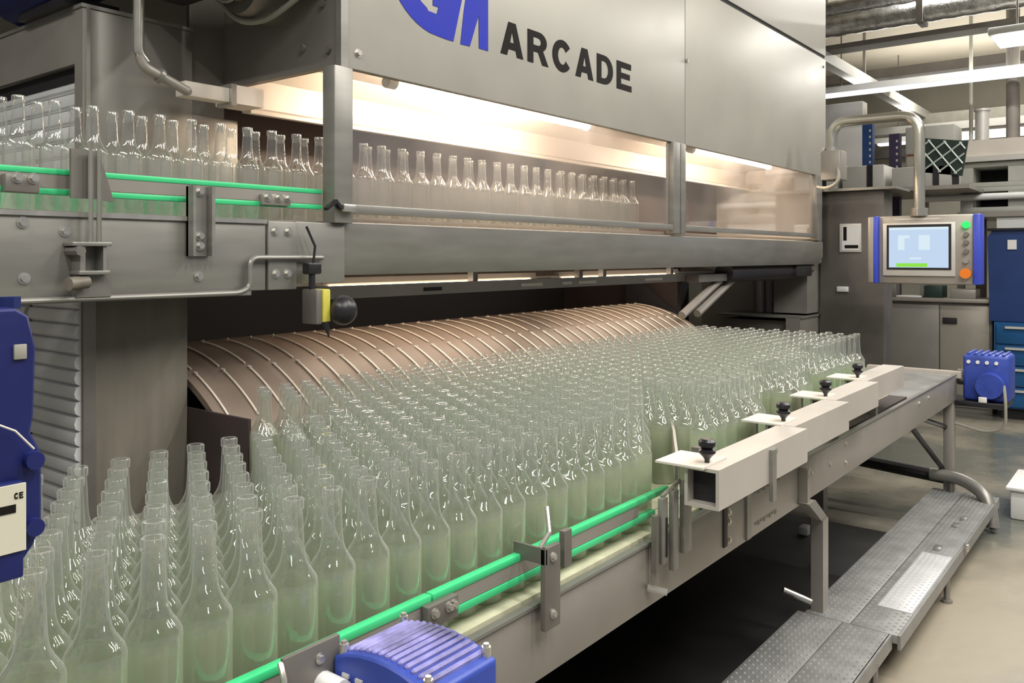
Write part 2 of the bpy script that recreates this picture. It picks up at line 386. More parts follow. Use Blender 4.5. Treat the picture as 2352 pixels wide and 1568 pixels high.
# ------------------------------------------------------------------ the washer: hood
hood = thing('washer_hood', 'large grey machine hood with blue logo and black ARCADE lettering above lit windows', 'machine', (4.2, 2.1, 0.61))
part(B(1.80, 4.219, 2.10, 2.13, 0.61, 1.515, 0.004), 'front_panel', 'hood', hood)
part(B(4.225, 6.61, 2.10, 2.13, 0.61, 1.515, 0.004), 'front_panel', 'hood', hood)
part(B(1.80, 6.61, 2.11, 2.13, 1.515, 1.54), 'seam_gasket', 'black', hood)
part(B(1.80, 6.61, 2.10, 2.13, 1.54, 2.5, 0.004), 'upper_cover', 'hood', hood)
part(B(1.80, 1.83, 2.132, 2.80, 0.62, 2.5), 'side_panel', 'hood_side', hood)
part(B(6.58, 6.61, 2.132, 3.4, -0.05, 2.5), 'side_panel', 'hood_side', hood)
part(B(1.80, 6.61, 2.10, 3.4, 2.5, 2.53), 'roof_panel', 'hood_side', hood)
part(B(1.785, 1.815, 2.095, 2.12, 0.606, 2.0), 'corner_trim', 'steel', hood)
part(MB().prism([(2.13, 0.70), (2.66, 0.72), (2.66, 0.73), (2.13, 0.71)], 'x', 1.83, 6.57), 'inner_ceiling', 'reflector', hood)
rf = part(MB().prism([(2.62, 0.71), (2.70, 0.66), (2.70, 0.555), (2.66, 0.54), (2.66, 0.525), (2.715, 0.53), (2.72, 0.665), (2.63, 0.73)], 'x', 1.84, 6.57), 'reflector', 'reflector', hood)
part(B(1.835, 6.57, 2.95, 2.98, 0.02, 0.70), 'inner_wall', 'inner', hood)
part(B(6.50, 6.57, 2.14, 2.95, 0.12, 0.68), 'inner_end_wall', 'white_plate', hood)
fr = MB()
fr.box(1.742, 1.818, 2.075, 2.135, 0.105, 0.605, 0.004)
fr.box(4.06, 4.135, 2.085, 2.135, 0.12, 0.61, 0.004); fr.box(4.145, 4.20, 2.085, 2.135, 0.12, 0.61, 0.004)
fr.box(6.36, 6.48, 2.085, 2.135, 0.12, 0.61, 0.004)
fr.box(1.818, 4.06, 2.088, 2.112, 0.138, 0.168, 0.003); fr.box(4.20, 6.36, 2.088, 2.112, 0.138, 0.168, 0.003)
part(fr, 'window_frame', 'steel', hood)
part(B(1.818, 4.06, 2.115, 2.119, 0.155, 0.612), 'window_pane', 'pane', hood, 'dusty clear pane in front of the upper bottles')
part(B(4.20, 6.36, 2.115, 2.119, 0.155, 0.612), 'window_pane', 'pane', hood, 'dusty clear pane at the empty right end')
for x, z in ((1.86, 0.665), (4.235, 1.075), (6.55, 1.45), (6.55, 0.70)):
    part(bolt_y(MB(), x, 2.10, z, 0.010, 0.012), 'bolt', 'bolt', hood)
for y, z in ((2.18, 0.86), (2.20, 0.83), (2.17, 0.675), (2.30, 0.70)):
    part(MB().tube([(1.80, y, z), (1.788, y, z)], 0.012, 6), 'bolt', 'dark_steel', hood)
writing('lettering', word('ARCADE', 2.605, 0.808, 0.148, 0.135, 0.030), 'ink', hood, 2.10)
# blue emblem: the lower part of two letters shows, the rest rises out of the frame
g_out = ell(2.262, 1.02, 0.262, 0.222, 180, 262, 10) + [(2.255, 0.800), (2.318, 0.806), (2.390, 0.98), (2.150, 0.98), (2.150, 0.93), (2.250, 0.925), (2.270, 0.895), (2.225, 0.885)] + ell(2.262, 1.02, 0.150, 0.130, 255, 90, 12) + [(2.40, 1.15), (2.46, 1.245)] + ell(2.262, 1.02, 0.262, 0.225, 90, 180, 8)[:-1]
g_in = None
lg = [ell(2.255, 1.02, 0.262, 0.222, 180, 258, 10) + [(2.285, 0.797), (2.325, 0.797), (2.375, 0.97), (2.215, 0.97), (2.215, 0.905), (2.245, 0.905), (2.235, 0.878), (2.19, 0.88)] + ell(2.255, 1.02, 0.165, 0.145, 245, 90, 12) + [(2.40, 1.165), (2.44, 1.245)] + ell(2.255, 1.02, 0.262, 0.225, 90, 180, 8)[:-1],
      [(2.365, 0.795), (2.418, 0.797), (2.470, 0.925), (2.472, 0.800), (2.527, 0.800), (2.527, 1.24), (2.475, 1.24), (2.44, 1.12), (2.405, 1.02), (2.385, 0.93)]]
writing('logo', lg, 'logo', hood, 2.10)

# lamps in the hood
def tube_lamp(x0, x1, y, z, label, m='tube', r=0.019):
    t = thing('fluorescent_lamp', label, 'lamp', ((x0 + x1) / 2, y, z), 'warm tube lamps of the washer')
    part(MB().cyl((x0, y, z), (x1, y, z), r, 14), 'tube', m, t)
    for x, s in ((x0, -1), (x1, 1)):
        part(MB().cyl((x, y, z), (x + s * 0.045, y, z), r * 1.25, 14), 'end_cap', 'white', t)
    part(B(x0 - 0.03, x1 + 0.03, y - 0.02, y + 0.02, z + r * 1.4, z + 0.048), 'lamp_holder', 'white_plate', t)
    return t
tube_lamp(2.22, 3.54, 2.30, 0.650, 'long glowing warm tube lamp above the left window pane')
tube_lamp(4.72, 5.95, 2.30, 0.650, 'glowing warm tube lamp above the right window pane')
tube_lamp(1.95, 3.15, 2.37, -0.125, 'warm tube lamp behind the left half of the slotted beam', 'tube_dim')
tube_lamp(3.40, 4.60, 2.37, -0.125, 'warm tube lamp behind the right half of the slotted beam', 'tube_dim')

# ------------------------------------------------------------------ upper feed conveyor
BZ = 0.112                                   # upper belt
up = thing('feed_conveyor', 'upper feed conveyor with grey steel side plate carrying bottles into the hood', 'conveyor', (3.2, 2.1, -0.1))
sp = part(B(0.3, 1.50, 2.095, 2.11, -0.10, 0.102, 0.003), 'side_plate', 'steel', up)
part(B(0.3, 1.50, 2.088, 2.097, 0.095, 0.107), 'top_flange', 'bolt', up)
jp = part(B(1.504, 1.606, 2.088, 2.11, -0.10, 0.103, 0.003), 'joint_plate', 'steel', up)
part(B(1.608, 1.80, 2.095, 2.11, -0.085, 0.105, 0.003), 'side_plate', 'steel', up)
part(MB().prism([(2.10, 0.107), (2.10, -0.003), (2.13, -0.062), (2.30, -0.062), (2.30, -0.05), (2.14, -0.05), (2.115, 0.0), (2.115, 0.107)], 'x', 1.72, 6.54), 'ledge_panel', 'steel', up)
part(B(1.80, 6.50, 2.112, 2.17, 0.100, 0.110), 'ledge_lip', 'reflector', up)
part(B(0.3, 6.48, 2.17, 2.75, BZ - 0.03, BZ), 'belt', 'white_plate', up)
part(B(0.3, 1.735, 2.128, 2.136, 0.165, 0.197), 'guide_backing', 'plate', up)
part(B(0.3, 1.735, 2.126, 2.140, 0.197, 0.212, 0.003), 'guide_strip', 'green', up)
part(B(0.3, 1.735, 2.126, 2.140, 0.148, 0.163, 0.003), 'guide_strip', 'green', up)
part(B(0.3, 1.72, 2.445, 2.455, 0.12, 0.185), 'back_guide', 'green', up)
part(B(1.85, 6.40, 2.145, 2.150, 0.115, 0.130), 'inner_guide', 'reflector', up)
def up_bolt(x, z, par=up): part(bolt_y(MB(), x, 2.095, z, 0.0095, 0.010), 'bolt', 'bolt', par)
for x, z in ((0.835, 0.078), (0.838, -0.052), (1.283, -0.055), (0.93, 0.06)): up_bolt(x, z)
for x, z in ((1.527, 0.074), (1.575, 0.074), (1.53, -0.052), (1.572, -0.052)): part(bolt_y(MB(), x, 2.088, z, 0.0095, 0.010), 'bolt', 'bolt', up)
# U-channel bracket of the guide
br = part(MB().box(1.246, 1.254, 2.06, 2.095, 0.0, 0.19).box(1.302, 1.312, 2.06, 2.095, 0.0, 0.19).box(1.246, 1.312, 2.085, 2.097, 0.0, 0.188), 'guide_bracket', 'steel', up)
for z in (0.055, 0.028, 0.176): part(bolt_y(MB(), 1.28, 2.085, z, 0.009, 0.012), 'bolt', 'bolt', up)
# adjuster: wide bracket, two rods, clamp block
part(MB().box(0.935, 1.0, 2.075, 2.084, 0.14, 0.258).prism([(1.0, 0.258), (1.0, 0.14), (1.04, 0.135), (1.015, 0.215)], 'y', 2.076, 2.084), 'adjuster_bracket', 'dark_steel', up)
part(MB().cyl((0.972, 2.055, 0.025), (0.972, 2.055, 0.257), 0.0065, 10), 'adjuster_rod', 'chrome', up)
part(MB().cyl((0.992, 2.055, 0.03), (0.992, 2.055, 0.257), 0.0065, 10), 'adjuster_rod', 'chrome', up)
part(MB().box(0.925, 1.02, 2.045, 2.095, 0.024, 0.034, 0.002).box(0.945, 0.957, 2.05, 2.095, -0.035, 0.024).box(1.0, 1.008, 2.05, 2.095, -0.035, 0.024).box(0.94, 1.015, 2.045, 2.095, -0.045, -0.035, 0.002), 'clamp_block', 'steel', up)
part(MB().cyl((0.938, 2.095, 0.012), (0.938, 2.03, 0.012), 0.012, 8), 'clamp_screw', 'dark_steel', up)
part(MB().cyl((0.965, 2.06, -0.062), (0.915, 2.045, -0.066), 0.016, 12), 'clamp_knob', 'column', up)
part(B(0.945, 1.03, 2.07, 2.095, -0.10, -0.045), 'clamp_plate', 'dark_steel', up)
part(MB().box(0.80, 0.875, 2.10, 2.13, 0.148, 0.19, 0.003), 'guide_joiner', 'dark_steel', up)
part(MB().box(1.50, 1.60, 2.108, 2.127, 0.152, 0.185, 0.003), 'guide_joiner', 'plate', up)
for x in (0.825, 0.86): part(bolt_y(MB(), x, 2.10, 0.182, 0.009, 0.012), 'bolt', 'bolt', up)
for x in (1.515, 1.555, 1.59): part(bolt_y(MB(), x, 2.108, 0.175, 0.009, 0.014), 'bolt', 'bolt', up)
part(MB().tube(bend([(0.3, 2.08, -0.104), (1.40, 2.08, -0.104), (1.435, 2.08, -0.09), (1.435, 2.08, -0.004), (1.70, 2.08, -0.004), (1.70, 2.10, -0.004)], 0.03), 0.0075, 10), 'drip_rod', 'steel', up)
part(B(0.3, 1.44, 2.08, 2.30, -0.112, -0.100), 'bottom_plate', 'steel', up)
# slotted beam and pale tray below the ledge
tr = thing('slotted_tray', 'warm lit pale tray with slotted steel beam under the long ledge', 'tray', (3.6, 2.4, -0.15))
part(MB().prism([(2.36, -0.105), (2.66, -0.045), (2.66, -0.035), (2.36, -0.095)], 'x', 1.80, 5.2), 'tray_sheet', 'reflector', tr)
sb = MB(); x = 1.84
part(B(1.84, 5.6, 2.285, 2.297, -0.150, -0.104), 'slotted_beam', 'plate', tr)
for x0, x1 in ((2.36, 2.46), (2.98, 3.14), (3.3, 3.38), (3.44, 3.6), (4.1, 4.3)):
    part(B(x0, x1, 2.281, 2.286, -0.136, -0.122), 'slot', 'white_plate' if x0 > 2.9 else 'black', tr)
for x in (2.66, 3.46, 3.68, 4.42):
    part(B(x, x + 0.03, 2.29, 2.32, -0.11, -0.062), 'hanger', 'dark_steel', tr)

# ------------------------------------------------------------------ cabinet with roller shutter at the left, column
cb = thing('shutter_cabinet', 'tall grey steel cabinet with pale roller shutter slats behind the upper conveyor', 'cabinet', (1.29, 2.75, FL))
part(B(1.29, 1.66, 2.75, 2.77, -0.09, 0.80, 0.003), 'front_panel', 'cabinet', cb)
part(B(1.66, 1.845, 2.75, 2.77, -0.09, 0.505, 0.003), 'front_panel', 'plate', cb)
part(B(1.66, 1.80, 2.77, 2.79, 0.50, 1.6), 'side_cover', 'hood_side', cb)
part(MB().box(1.275, 1.29, 2.75, 2.805, -0.09, 0.80).box(1.275, 1.29, 2.805, 4.2, 0.625, 0.80), 'side_frame', 'cabinet', cb)
part(MB().box(1.27, 1.66, 2.745, 4.2, 0.80, 0.812), 'top_plate', 'steel', cb)
part(B(1.284, 1.296, 2.742, 2.752, -0.09, 0.80), 'edge_strip', 'chrome', cb)
def slats(x, y0, y1, z0, z1, pitch):
    mb = MB(); z = z0
    while z < z1 - 1e-6:
        zt = min(z + pitch, z1)
        mb.prism([(x, z), (x - 0.010, z + pitch * 0.18), (x - 0.013, z + pitch * 0.5), (x - 0.008, z + pitch * 0.86), (x, zt - 0.003), (x + 0.006, zt), (x + 0.006, z)], 'y', y0, y1)
        z += pitch
    return mb
part(slats(1.315, 2.79, 4.2, -0.10, 0.575, 0.054), 'roller_shutter', 'louvre', cb)
part(B(1.30, 1.34, 2.79, 4.2, 0.575, 0.625), 'shutter_housing', 'black', cb)
part(slats(1.06, 2.62, 4.2, FL + 0.2, -0.116, 0.041), 'roller_shutter', 'louvre', cb)
part(MB().box(1.07, 1.10, 2.61, 4.2, FL, -0.116), 'inner_box', 'cabinet', cb)
co = thing('machine_column', 'broad water-stained grey steel column beside the drum opening', 'column', (1.22, 2.3, FL))
part(B(1.067, 1.374, 2.30, 2.60, FL, -0.112, 0.006), 'column_body', 'column', co)
part(B(1.067, 1.10, 2.296, 2.30, FL, -0.112), 'edge_fold', 'dark_steel', co)
part(slats(1.062, 2.31, 2.60, FL + 0.2, -0.116, 0.041), 'side_louvre', 'louvre', co)

# ------------------------------------------------------------------ discharge drum
DY, DZ, DR = 2.64, -1.036, 0.74
dr = thing('discharge_drum', 'long brown steel drum with bright curved guide rods behind the bottles', 'drum', (3.0, DY, DZ))
def dpt(x, ang, r=DR): return (x, DY - r * math.sin(ang), DZ + r * math.cos(ang))
mb = MB(); A0, A1, NA = math.radians(-35), math.radians(88), 30
mb.prism([(dpt(0, A0 + (A1 - A0) * i / NA)[1:]) for i in range(NA + 1)] + [(dpt(0, A1 - (A1 - A0) * i / NA, DR - 0.02)[1:]) for i in range(NA + 1)], 'x', 1.385, 4.62)
part(mb, 'drum_sheet', 'drum', dr)
k = 0; x = 1.42
while x < 4.6:
    rb = MB()
    for a0, a1 in ((2, 22), (23.5, 41), (42.5, 58), (59.5, 76)):
        rb.tube([dpt(x, math.radians(a0 + (a1 - a0) * i / 6), DR + 0.0045) for i in range(7)], 0.0032, 6)
        for aa in (a0 + 1,):
            rb.tube([dpt(x, math.radians(aa), DR - 0.002), dpt(x, math.radians(aa), DR + 0.011)], 0.003, 5)
    part(rb, 'guide_rod', 'rod', dr); x += 0.095
eb = MB().prism([(2.05, -0.60), (2.62, -0.16), (2.72, -0.16), (2.72, -0.60)], 'x', 4.64, 4.68)
part(eb, 'end_plate', 'black', dr)
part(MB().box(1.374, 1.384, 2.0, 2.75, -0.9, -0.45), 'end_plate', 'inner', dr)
for dx in (0.0, 0.20):
    part(MB().tube([(4.46 + dx, 2.24, -0.345), (4.98 + dx, 2.24, -0.15)], 0.024, 8), 'chute_bar', 'plate', dr)
hs = thing('drum_housing', 'dark open interior of the washer behind drum and tray', 'machine', (3.2, 3.2, FL))
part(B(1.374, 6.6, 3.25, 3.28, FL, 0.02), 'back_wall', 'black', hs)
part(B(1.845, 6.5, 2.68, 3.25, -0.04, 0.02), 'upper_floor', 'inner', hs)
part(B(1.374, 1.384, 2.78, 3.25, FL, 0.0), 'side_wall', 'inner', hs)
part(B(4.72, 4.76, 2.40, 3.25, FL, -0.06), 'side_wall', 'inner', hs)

# level sensor with the black ball
ls = thing('ball_sensor', 'shiny black ball sensor on yellow block hanging under the ledge corner', 'sensor', (1.66, 2.02, -0.16))
part(MB().tube([(1.62, 2.06, 0.09), (1.645, 2.05, 0.03), (1.632, 2.045, -0.04)], 0.004, 6), 'cable', 'rubber', ls)
part(MB().box(1.61, 1.66, 2.035, 2.07, -0.055, -0.02, 0.006).cyl((1.633, 2.05, -0.055), (1.633, 2.05, -0.10), 0.010, 10), 'mounting_rod', 'rubber', ls)
part(B(1.622, 1.644, 2.015, 2.085, -0.205, -0.10, 0.004), 'sensor_body', 'dark_steel', ls)
part(B(1.644, 1.672, 2.01, 2.08, -0.20, -0.10, 0.004), 'yellow_block', 'yellow', ls)
part(MB().ball((1.712, 2.0, -0.166), 0.044, 0.044, 0.046), 'ball', 'rubber', ls)
part(MB().tube([(1.66, 2.02, -0.20), (1.665, 2.01, -0.245)], [0.012, 0.002], 8), 'tip', 'rubber', ls)

# handle on the window post
hn = thing('window_latch', 'small black latch lever at the foot of the left window post', 'latch', (1.75, 2.07, 0.15))
part(MB().prism([(1.70, 0.142), (1.735, 0.165), (1.75, 0.150), (1.775, 0.145), (1.775, 0.155), (1.752, 0.162), (1.735, 0.178), (1.695, 0.15)], 'y', 2.055, 2.073), 'lever', 'rubber', hn)
part(B(1.76, 1.81, 2.05, 2.074, 0.140, 0.165, 0.004), 'latch_block', 'bolt', hn)

# drive under the right end of the ledge
dm = thing('drive_motor', 'dark greasy drive motor under the right end of the ledge', 'motor', (5.9, 2.25, -0.1))
part(MB().tube([(5.0, 2.22, -0.105), (6.2, 2.22, -0.105)], 0.062, 14), 'motor_body', 'rubber', dm)
part(B(6.1, 6.42, 2.14, 2.26, -0.15, -0.066, 0.01), 'gear_case', 'black', dm)
part(MB().cyl((6.42, 2.18, -0.09), (6.50, 2.18, -0.09), 0.035, 12), 'shaft_end', 'dark_steel', dm)
part(B(4.6, 5.1, 2.20, 2.28, -0.155, -0.11), 'mount_rail', 'dark_steel', dm)

# ------------------------------------------------------------------ pipes, motors and cables at the top left
dp = thing('drain_pipe', 'polished steel drain pipe bending down beside the hood', 'pipe', (1.33, 2.5, 0.6))
part(MB().tube(bend([(1.328, 2.5, 1.3), (1.328, 2.5, 0.625), (1.352, 2.5, 0.60)], 0.05), 0.0165, 14), 'pipe_run', 'chrome', dp)
part(MB().tube(bend([(1.331, 2.5, 0.618), (1.345, 2.5, 0.585), (1.40, 2.5, 0.565), (1.492, 2.5, 0.532)], 0.04), 0.0155, 14), 'lower_run', 'plate', dp)
part(MB().tube([(1.392, 2.5, 0.568), (1.404, 2.5, 0.564)], 0.024, 14), 'pipe_collar', 'steel', dp)
rb = thing('reflector_bracket', 'pale rail end bracket where the drain pipe meets the hood', 'bracket', (1.6, 2.62, 0.55))
part(B(1.53, 1.70, 2.58, 2.64, 0.535, 0.585, 0.004), 'rail_end', 'white_plate', rb)
part(B(1.70, 1.72, 2.57, 2.66, 0.525, 0.60), 'end_flange', 'bolt', rb)
part(B(1.72, 1.838, 2.58, 2.70, 0.535, 0.60), 'rail_body', 'reflector', rb)
part(MB().tube([(1.492, 2.5, 0.532), (1.54, 2.60, 0.555)], 0.014, 10), 'pipe_stub', 'plate', rb)

rg = thing('roof_blocker', 'black blocker added to shade the cabinet face, at the top picture edge between drain pipe and hood', 'blocker', (1.5, 2.5, 0.86))  # block mostly out of view, added to shade the cabinet front below
part(B(1.40, 1.62, 2.10, 2.72, 0.865, 1.5, 0.03), 'gear_case', 'black', rg)  # plain black block that keeps the hall lamps off the cabinet
part(B(1.36, 1.80, 2.20, 2.80, 1.5, 1.6, 0.01), 'support_shelf', 'dark_steel', rg)
om = thing('overhead_motor', 'dark navy motor resting on the roof edge of the shutter cabinet', 'motor', (1.35, 2.95, 0.95))
part(MB().tube([(1.30, 3.25, 0.975), (1.30, 2.72, 0.995)], 0.155, 22), 'motor_body', 'navy', om)
part(MB().tube([(1.30, 2.72, 0.995), (1.30, 2.66, 0.998)], 0.12, 20), 'end_shield', 'navy', om)
part(B(1.24, 1.42, 2.80, 3.15, 0.812, 0.84), 'motor_foot', 'rubber', om)
vp = thing('valve_pipe', 'grey valve pipe on the shutter cabinet roof at the corner', 'pipe', (1.40, 3.5, 0.812))
part(MB().tube(bend([(1.40, 3.40, 0.812), (1.40, 3.40, 0.975), (1.40, 3.55, 1.0), (1.42, 3.9, 1.02)], 0.06), 0.026, 12), 'pipe_run', 'plate', vp)
part(B(1.36, 1.44, 3.52, 3.62, 0.95, 1.05, 0.01), 'valve_block', 'dark_steel', vp)

jm = thing('gear_unit', 'dirty grey gear unit with round cover fixed to the hood side', 'gear unit', (1.70, 2.45, 0.9))
part(MB().tube([(1.80, 2.46, 0.93), (1.66, 2.46, 0.93)], [0.13, 0.115], 24), 'gear_case', 'dark_steel', jm)
part(MB().tube([(1.66, 2.46, 0.93), (1.63, 2.46, 0.93)], [0.075, 0.06], 20), 'round_cover', 'column', jm)
part(MB().ball((1.73, 2.29, 0.92), 0.055, 0.06, 0.07), 'junction_box', 'column', jm)
part(MB().prism([(2.17, 1.05), (2.235, 1.05), (2.225, 0.90), (2.20, 0.865), (2.175, 0.90)], 'x', 1.73, 1.79), 'blue_cap', 'navy', jm, 'dark blue cap')
for lab, pts, r in (('thick grey cable drooping along the hood side', [(1.62, 2.75, 1.1), (1.65, 2.62, 0.92), (1.69, 2.52, 0.80), (1.72, 2.40, 0.79), (1.74, 2.28, 0.84), (1.76, 2.19, 0.89)], 0.010),
                    ('thin grey cable looping over the gear unit', [(1.60, 2.70, 1.06), (1.61, 2.58, 0.90), (1.62, 2.46, 0.83), (1.63, 2.36, 0.92), (1.65, 2.32, 1.02)], 0.006)):
    solo(MB().tube(bend(pts, 0.06), r, 8), 'cable', 'cableg', lab, 'cable', pts[2])

# ------------------------------------------------------------------ lower bottle conveyor
LB = -0.652
lc = thing('bottle_conveyor', 'wide bottle conveyor with grey side plate and green guide rail in front', 'conveyor', (2.7, 1.4, FL))
part(B(0.15, 5.25, 0.945, 0.957, -0.806, -0.662, 0.003), 'side_plate', 'plate', lc)
part(B(0.15, 5.25, 0.940, 0.957, -0.662, -0.656), 'top_edge', 'steel', lc)
bl = MB()
for i in range(8):
    y0 = 0.965 + i * 0.083; bl.box(0.15, 2.15 if i == 0 else 4.20, y0, y0 + 0.079, LB - 0.02, LB, 0.0)
part(bl, 'chain_belt', 'belt', lc)
part(B(2.16, 4.20, 0.965, 1.044, LB - 0.02, LB), 'edge_plate', 'inner', lc)
part(B(0.15, 4.20, 1.632, 2.06, LB - 0.02, LB), 'transfer_plate', 'hood_side', lc)
part(B(0.15, 5.25, 0.957, 2.06, -0.70, LB - 0.021), 'deck_frame', 'dark_steel', lc)
part(B(4.205, 5.25, 0.96, 1.60, -0.690, -0.662), 'end_deck', 'tread', lc)
part(B(5.22, 5.27, 0.92, 1.42, -0.68, -0.645), 'end_bar', 'beam', lc)
part(B(0.15, 4.2, 0.957, 2.06, -0.80, -0.79), 'under_pan', 'black', lc)
gr = 0.975
part(B(0.40, 1.72, gr, gr + 0.012, -0.606, -0.580), 'guide_backing', 'plate', lc)
part(B(0.40, 1.025, gr - 0.002, gr + 0.016, -0.580, -0.566, 0.003), 'guide_strip', 'green', lc)
part(B(1.027, 1.87, gr - 0.002, gr + 0.016, -0.580, -0.566, 0.003), 'guide_strip', 'green', lc)
part(B(0.80, 1.80, gr - 0.002, gr + 0.014, -0.622, -0.607, 0.003), 'guide_strip', 'green', lc)
part(MB().box(1.268, 1.318, 0.915, 0.927, -0.70, -0.545, 0.002).box(1.268, 1.274, 0.915, 0.99, -0.575, -0.545).box(1.335, 1.36, 0.918, 0.93, -0.60, -0.53), 'guide_bracket', 'dark_steel', lc)
part(MB().tube([(1.27, 0.93, -0.548), (1.33, 0.95, -0.537), (1.35, 0.97, -0.495)], 0.005, 8), 'bracket_rod', 'bolt', lc)
for x, z in ((1.292, -0.565), (1.292, -0.672)): part(bolt_y(MB(), x, 0.915, z, 0.006, 0.007), 'bolt', 'bolt', lc)
part(MB().box(1.00, 1.075, 0.958, 0.975, -0.615, -0.577, 0.002), 'guide_joiner', 'dark_steel', lc)
for x in (1.015, 1.05, 1.062): part(bolt_y(MB(), x, 0.958, -0.59, 0.006, 0.008), 'bolt', 'bolt', lc)
# plate left of the front motor
part(B(0.672, 0.765, 0.90, 0.908, -0.62, -0.520, 0.001), 'end_plate', 'dark_steel', lc)
part(MB().tube([(0.67, 0.905, -0.525), (0.665, 0.89, -0.54), (0.66, 0.88, -0.58)], 0.004, 8), 'bracket_rod', 'bolt', lc)
part(bolt_y(MB(), 0.73, 0.90, -0.54, 0.005, 0.006), 'bolt', 'bolt', lc)
part(MB().cyl((0.735, 0.90, -0.575), (0.735, 0.86, -0.575), 0.016, 12), 'white_cap', 'white', lc, 'white plastic cap')
# slotted uprights at the rail end
part(MB().box(1.700, 1.716, 0.918, 0.93, -0.72, -0.59), 'slotted_upright', 'dark_steel', lc)
part(MB().box(1.722, 1.748, 0.912, 0.926, -0.705, -0.555, 0.002).box(1.764, 1.79, 0.906, 0.92, -0.73, -0.545, 0.002), 'slotted_upright', 'steel', lc)
part(MB().box(1.806, 1.845, 0.90, 0.914, -0.70, -0.53, 0.002), 'slotted_upright', 'steel', lc)
part(MB().box(1.735, 1.742, 0.910, 0.913, -0.69, -0.60), 'slot', 'black', lc)
part(MB().tube([(1.74, 0.925, -0.555), (1.81, 0.915, -0.53)], 0.005, 8), 'bracket_rod', 'bolt', lc)
part(MB().cyl((1.70, 0.94, -0.755), (1.72, 0.90, -0.763), 0.008, 8), 'bolt', 'bolt', lc)
# stepped square tube beams, each with clamp knob and curved lane guide
def hollow(x0, x1, y0, y1, z0, z1, t=0.008):
    mb = MB()
    mb.box(x0, x1, y0, y1, z1 - t, z1); mb.box(x0, x1, y0, y1, z0, z0 + t)
    mb.box(x0, x1, y0, y0 + t, z0 + t, z1 - t); mb.box(x0, x1, y1 - t, y1, z0 + t, z1 - t)
    return mb
steps = [(1.775, 2.36, 0.80), (2.365, 2.875, 0.838), (2.88, 3.40, 0.882), (3.405, 3.97, 0.925)]
for i, (x0, x1, y0) in enumerate(steps):
    part(hollow(x0, x1, y0, y0 + 0.085, -0.574, -0.482), 'guide_beam', 'beam', lc)
    part(B(x0 + 0.03, x1 - 0.03, y0 + 0.0085, y0 + 0.0765, -0.5655, -0.4905), 'beam_hollow', 'black', lc)
    part(B(x0 + 0.14, x1 - 0.02, y0 + 0.088, y0 + 0.10, -0.60, -0.50), 'inner_guide', 'green', lc)
    part(B(x0 - 0.02, x0 + 0.11, y0 + 0.03, y0 + 0.15, -0.482, -0.477), 'guide_plate', 'white_plate', lc)
    kb = MB().lathe([(0, 0.048), (0.014, 0.048), (0.020, 0.042), (0.020, 0.032), (0.012, 0.026), (0.020, 0.022), (0.020, 0.016), (0.010, 0.006), (0.006, 0.0), (0.006, -0.01)], (x0 + 0.035, y0 + 0.045, -0.470), 16)
    part(kb, 'clamp_knob', 'rubber', lc)
    if i < 3:
        xs = x0 + 0.02
        pts = [(xs + 0.02, y0 + 0.13), (xs + 0.10, y0 + 0.17), (xs + 0.20, y0 + 0.225), (xs + 0.32, y0 + 0.29), (xs + 0.44, y0 + 0.36)]
        part(MB().prism(pts + [(p[0] + 0.004, p[1] - 0.006) for p in pts[::-1]], 'z', -0.57, -0.484), 'lane_guide', 'beam', lc)
    part(B(x0 + 0.25, x0 + 0.28, 0.958, 0.99, -0.67, -0.50), 'beam_foot', 'dark_steel', lc)
part(MB().box(2.075, 2.10, 0.790, 0.80, -0.62, -0.490), 'beam_strap', 'steel', lc)
part(bolt_y(MB(), 2.115, 0.80, -0.50, 0.006, 0.006), 'bolt', 'bolt', lc)
for x, z in ((2.16, -0.695), (2.16, -0.72), (2.16, -0.77), (3.2, -0.69), (3.2, -0.76), (3.02, -0.73), (4.35, -0.70), (4.55, -0.70)):
    part(bolt_y(MB(), x, 0.945, z, 0.007, 0.006), 'bolt', 'bolt', lc)
part(MB().box(2.12, 2.14, 0.940, 0.945, -0.78, -0.665), 'slot', 'inner', lc)
part(MB().box(2.27, 2.30, 0.938, 0.945, -0.80, -0.665), 'plate_rib', 'steel', lc)
# faded illegible stencil marks on the side plate
for z, x0, n in ((-0.683, 2.34, 9), (-0.775, 2.34, 8)):
    mk = MB(); x = x0
    for q in range(n):
        mk.box(x, x + 0.014, 0.9435, 0.945, z - 0.005 * (q % 2), z + 0.007); x += 0.022
    part(mk, 'stencil_mark', 'column', lc)
# legs and bracing
for x in (0.6, 3.9):
    part(B(x, x + 0.06, 1.25, 1.31, FL, -0.79), 'leg', 'dark_steel', lc)
    part(B(x, x + 0.06, 1.95, 2.01, FL, -0.79), 'leg', 'dark_steel', lc)
part(B(5.17, 5.24, 0.95, 1.0, FL, -0.70, 0.004), 'leg', 'plate', lc)
part(B(5.15, 5.26, 0.93, 1.02, FL, FL + 0.012), 'foot_plate', 'plate', lc)
part(MB().tube([(4.62, 1.08, -0.80), (5.18, 0.99, -0.95)], 0.014, 8), 'brace', 'rubber', lc)
part(MB().tube([(4.62, 1.08, -0.82), (5.20, 1.0, -1.20)], 0.014, 8), 'brace', 'rubber', lc)
part(MB().tube([(5.2, 0.985, -1.24), (5.2, 1.62, -1.20)], 0.034, 10), 'cross_tube', 'black', lc)
pp = thing('floor_pipe', 'short bent steel pipe low at the conveyor end leg', 'pipe', (5.1, 0.85, -1.3))
part(MB().tube(bend([(5.15, 1.06, -1.215), (5.14, 0.90, -1.215), (5.05, 0.76, -1.27), (5.02, 0.735, -1.42)], 0.08), 0.034, 12), 'pipe_run', 'steel', pp)
part(MB().cyl((5.145, 0.955, -1.24), (5.145, 0.955, -1.30), 0.014, 8), 'drain_plug', 'dark_steel', pp)

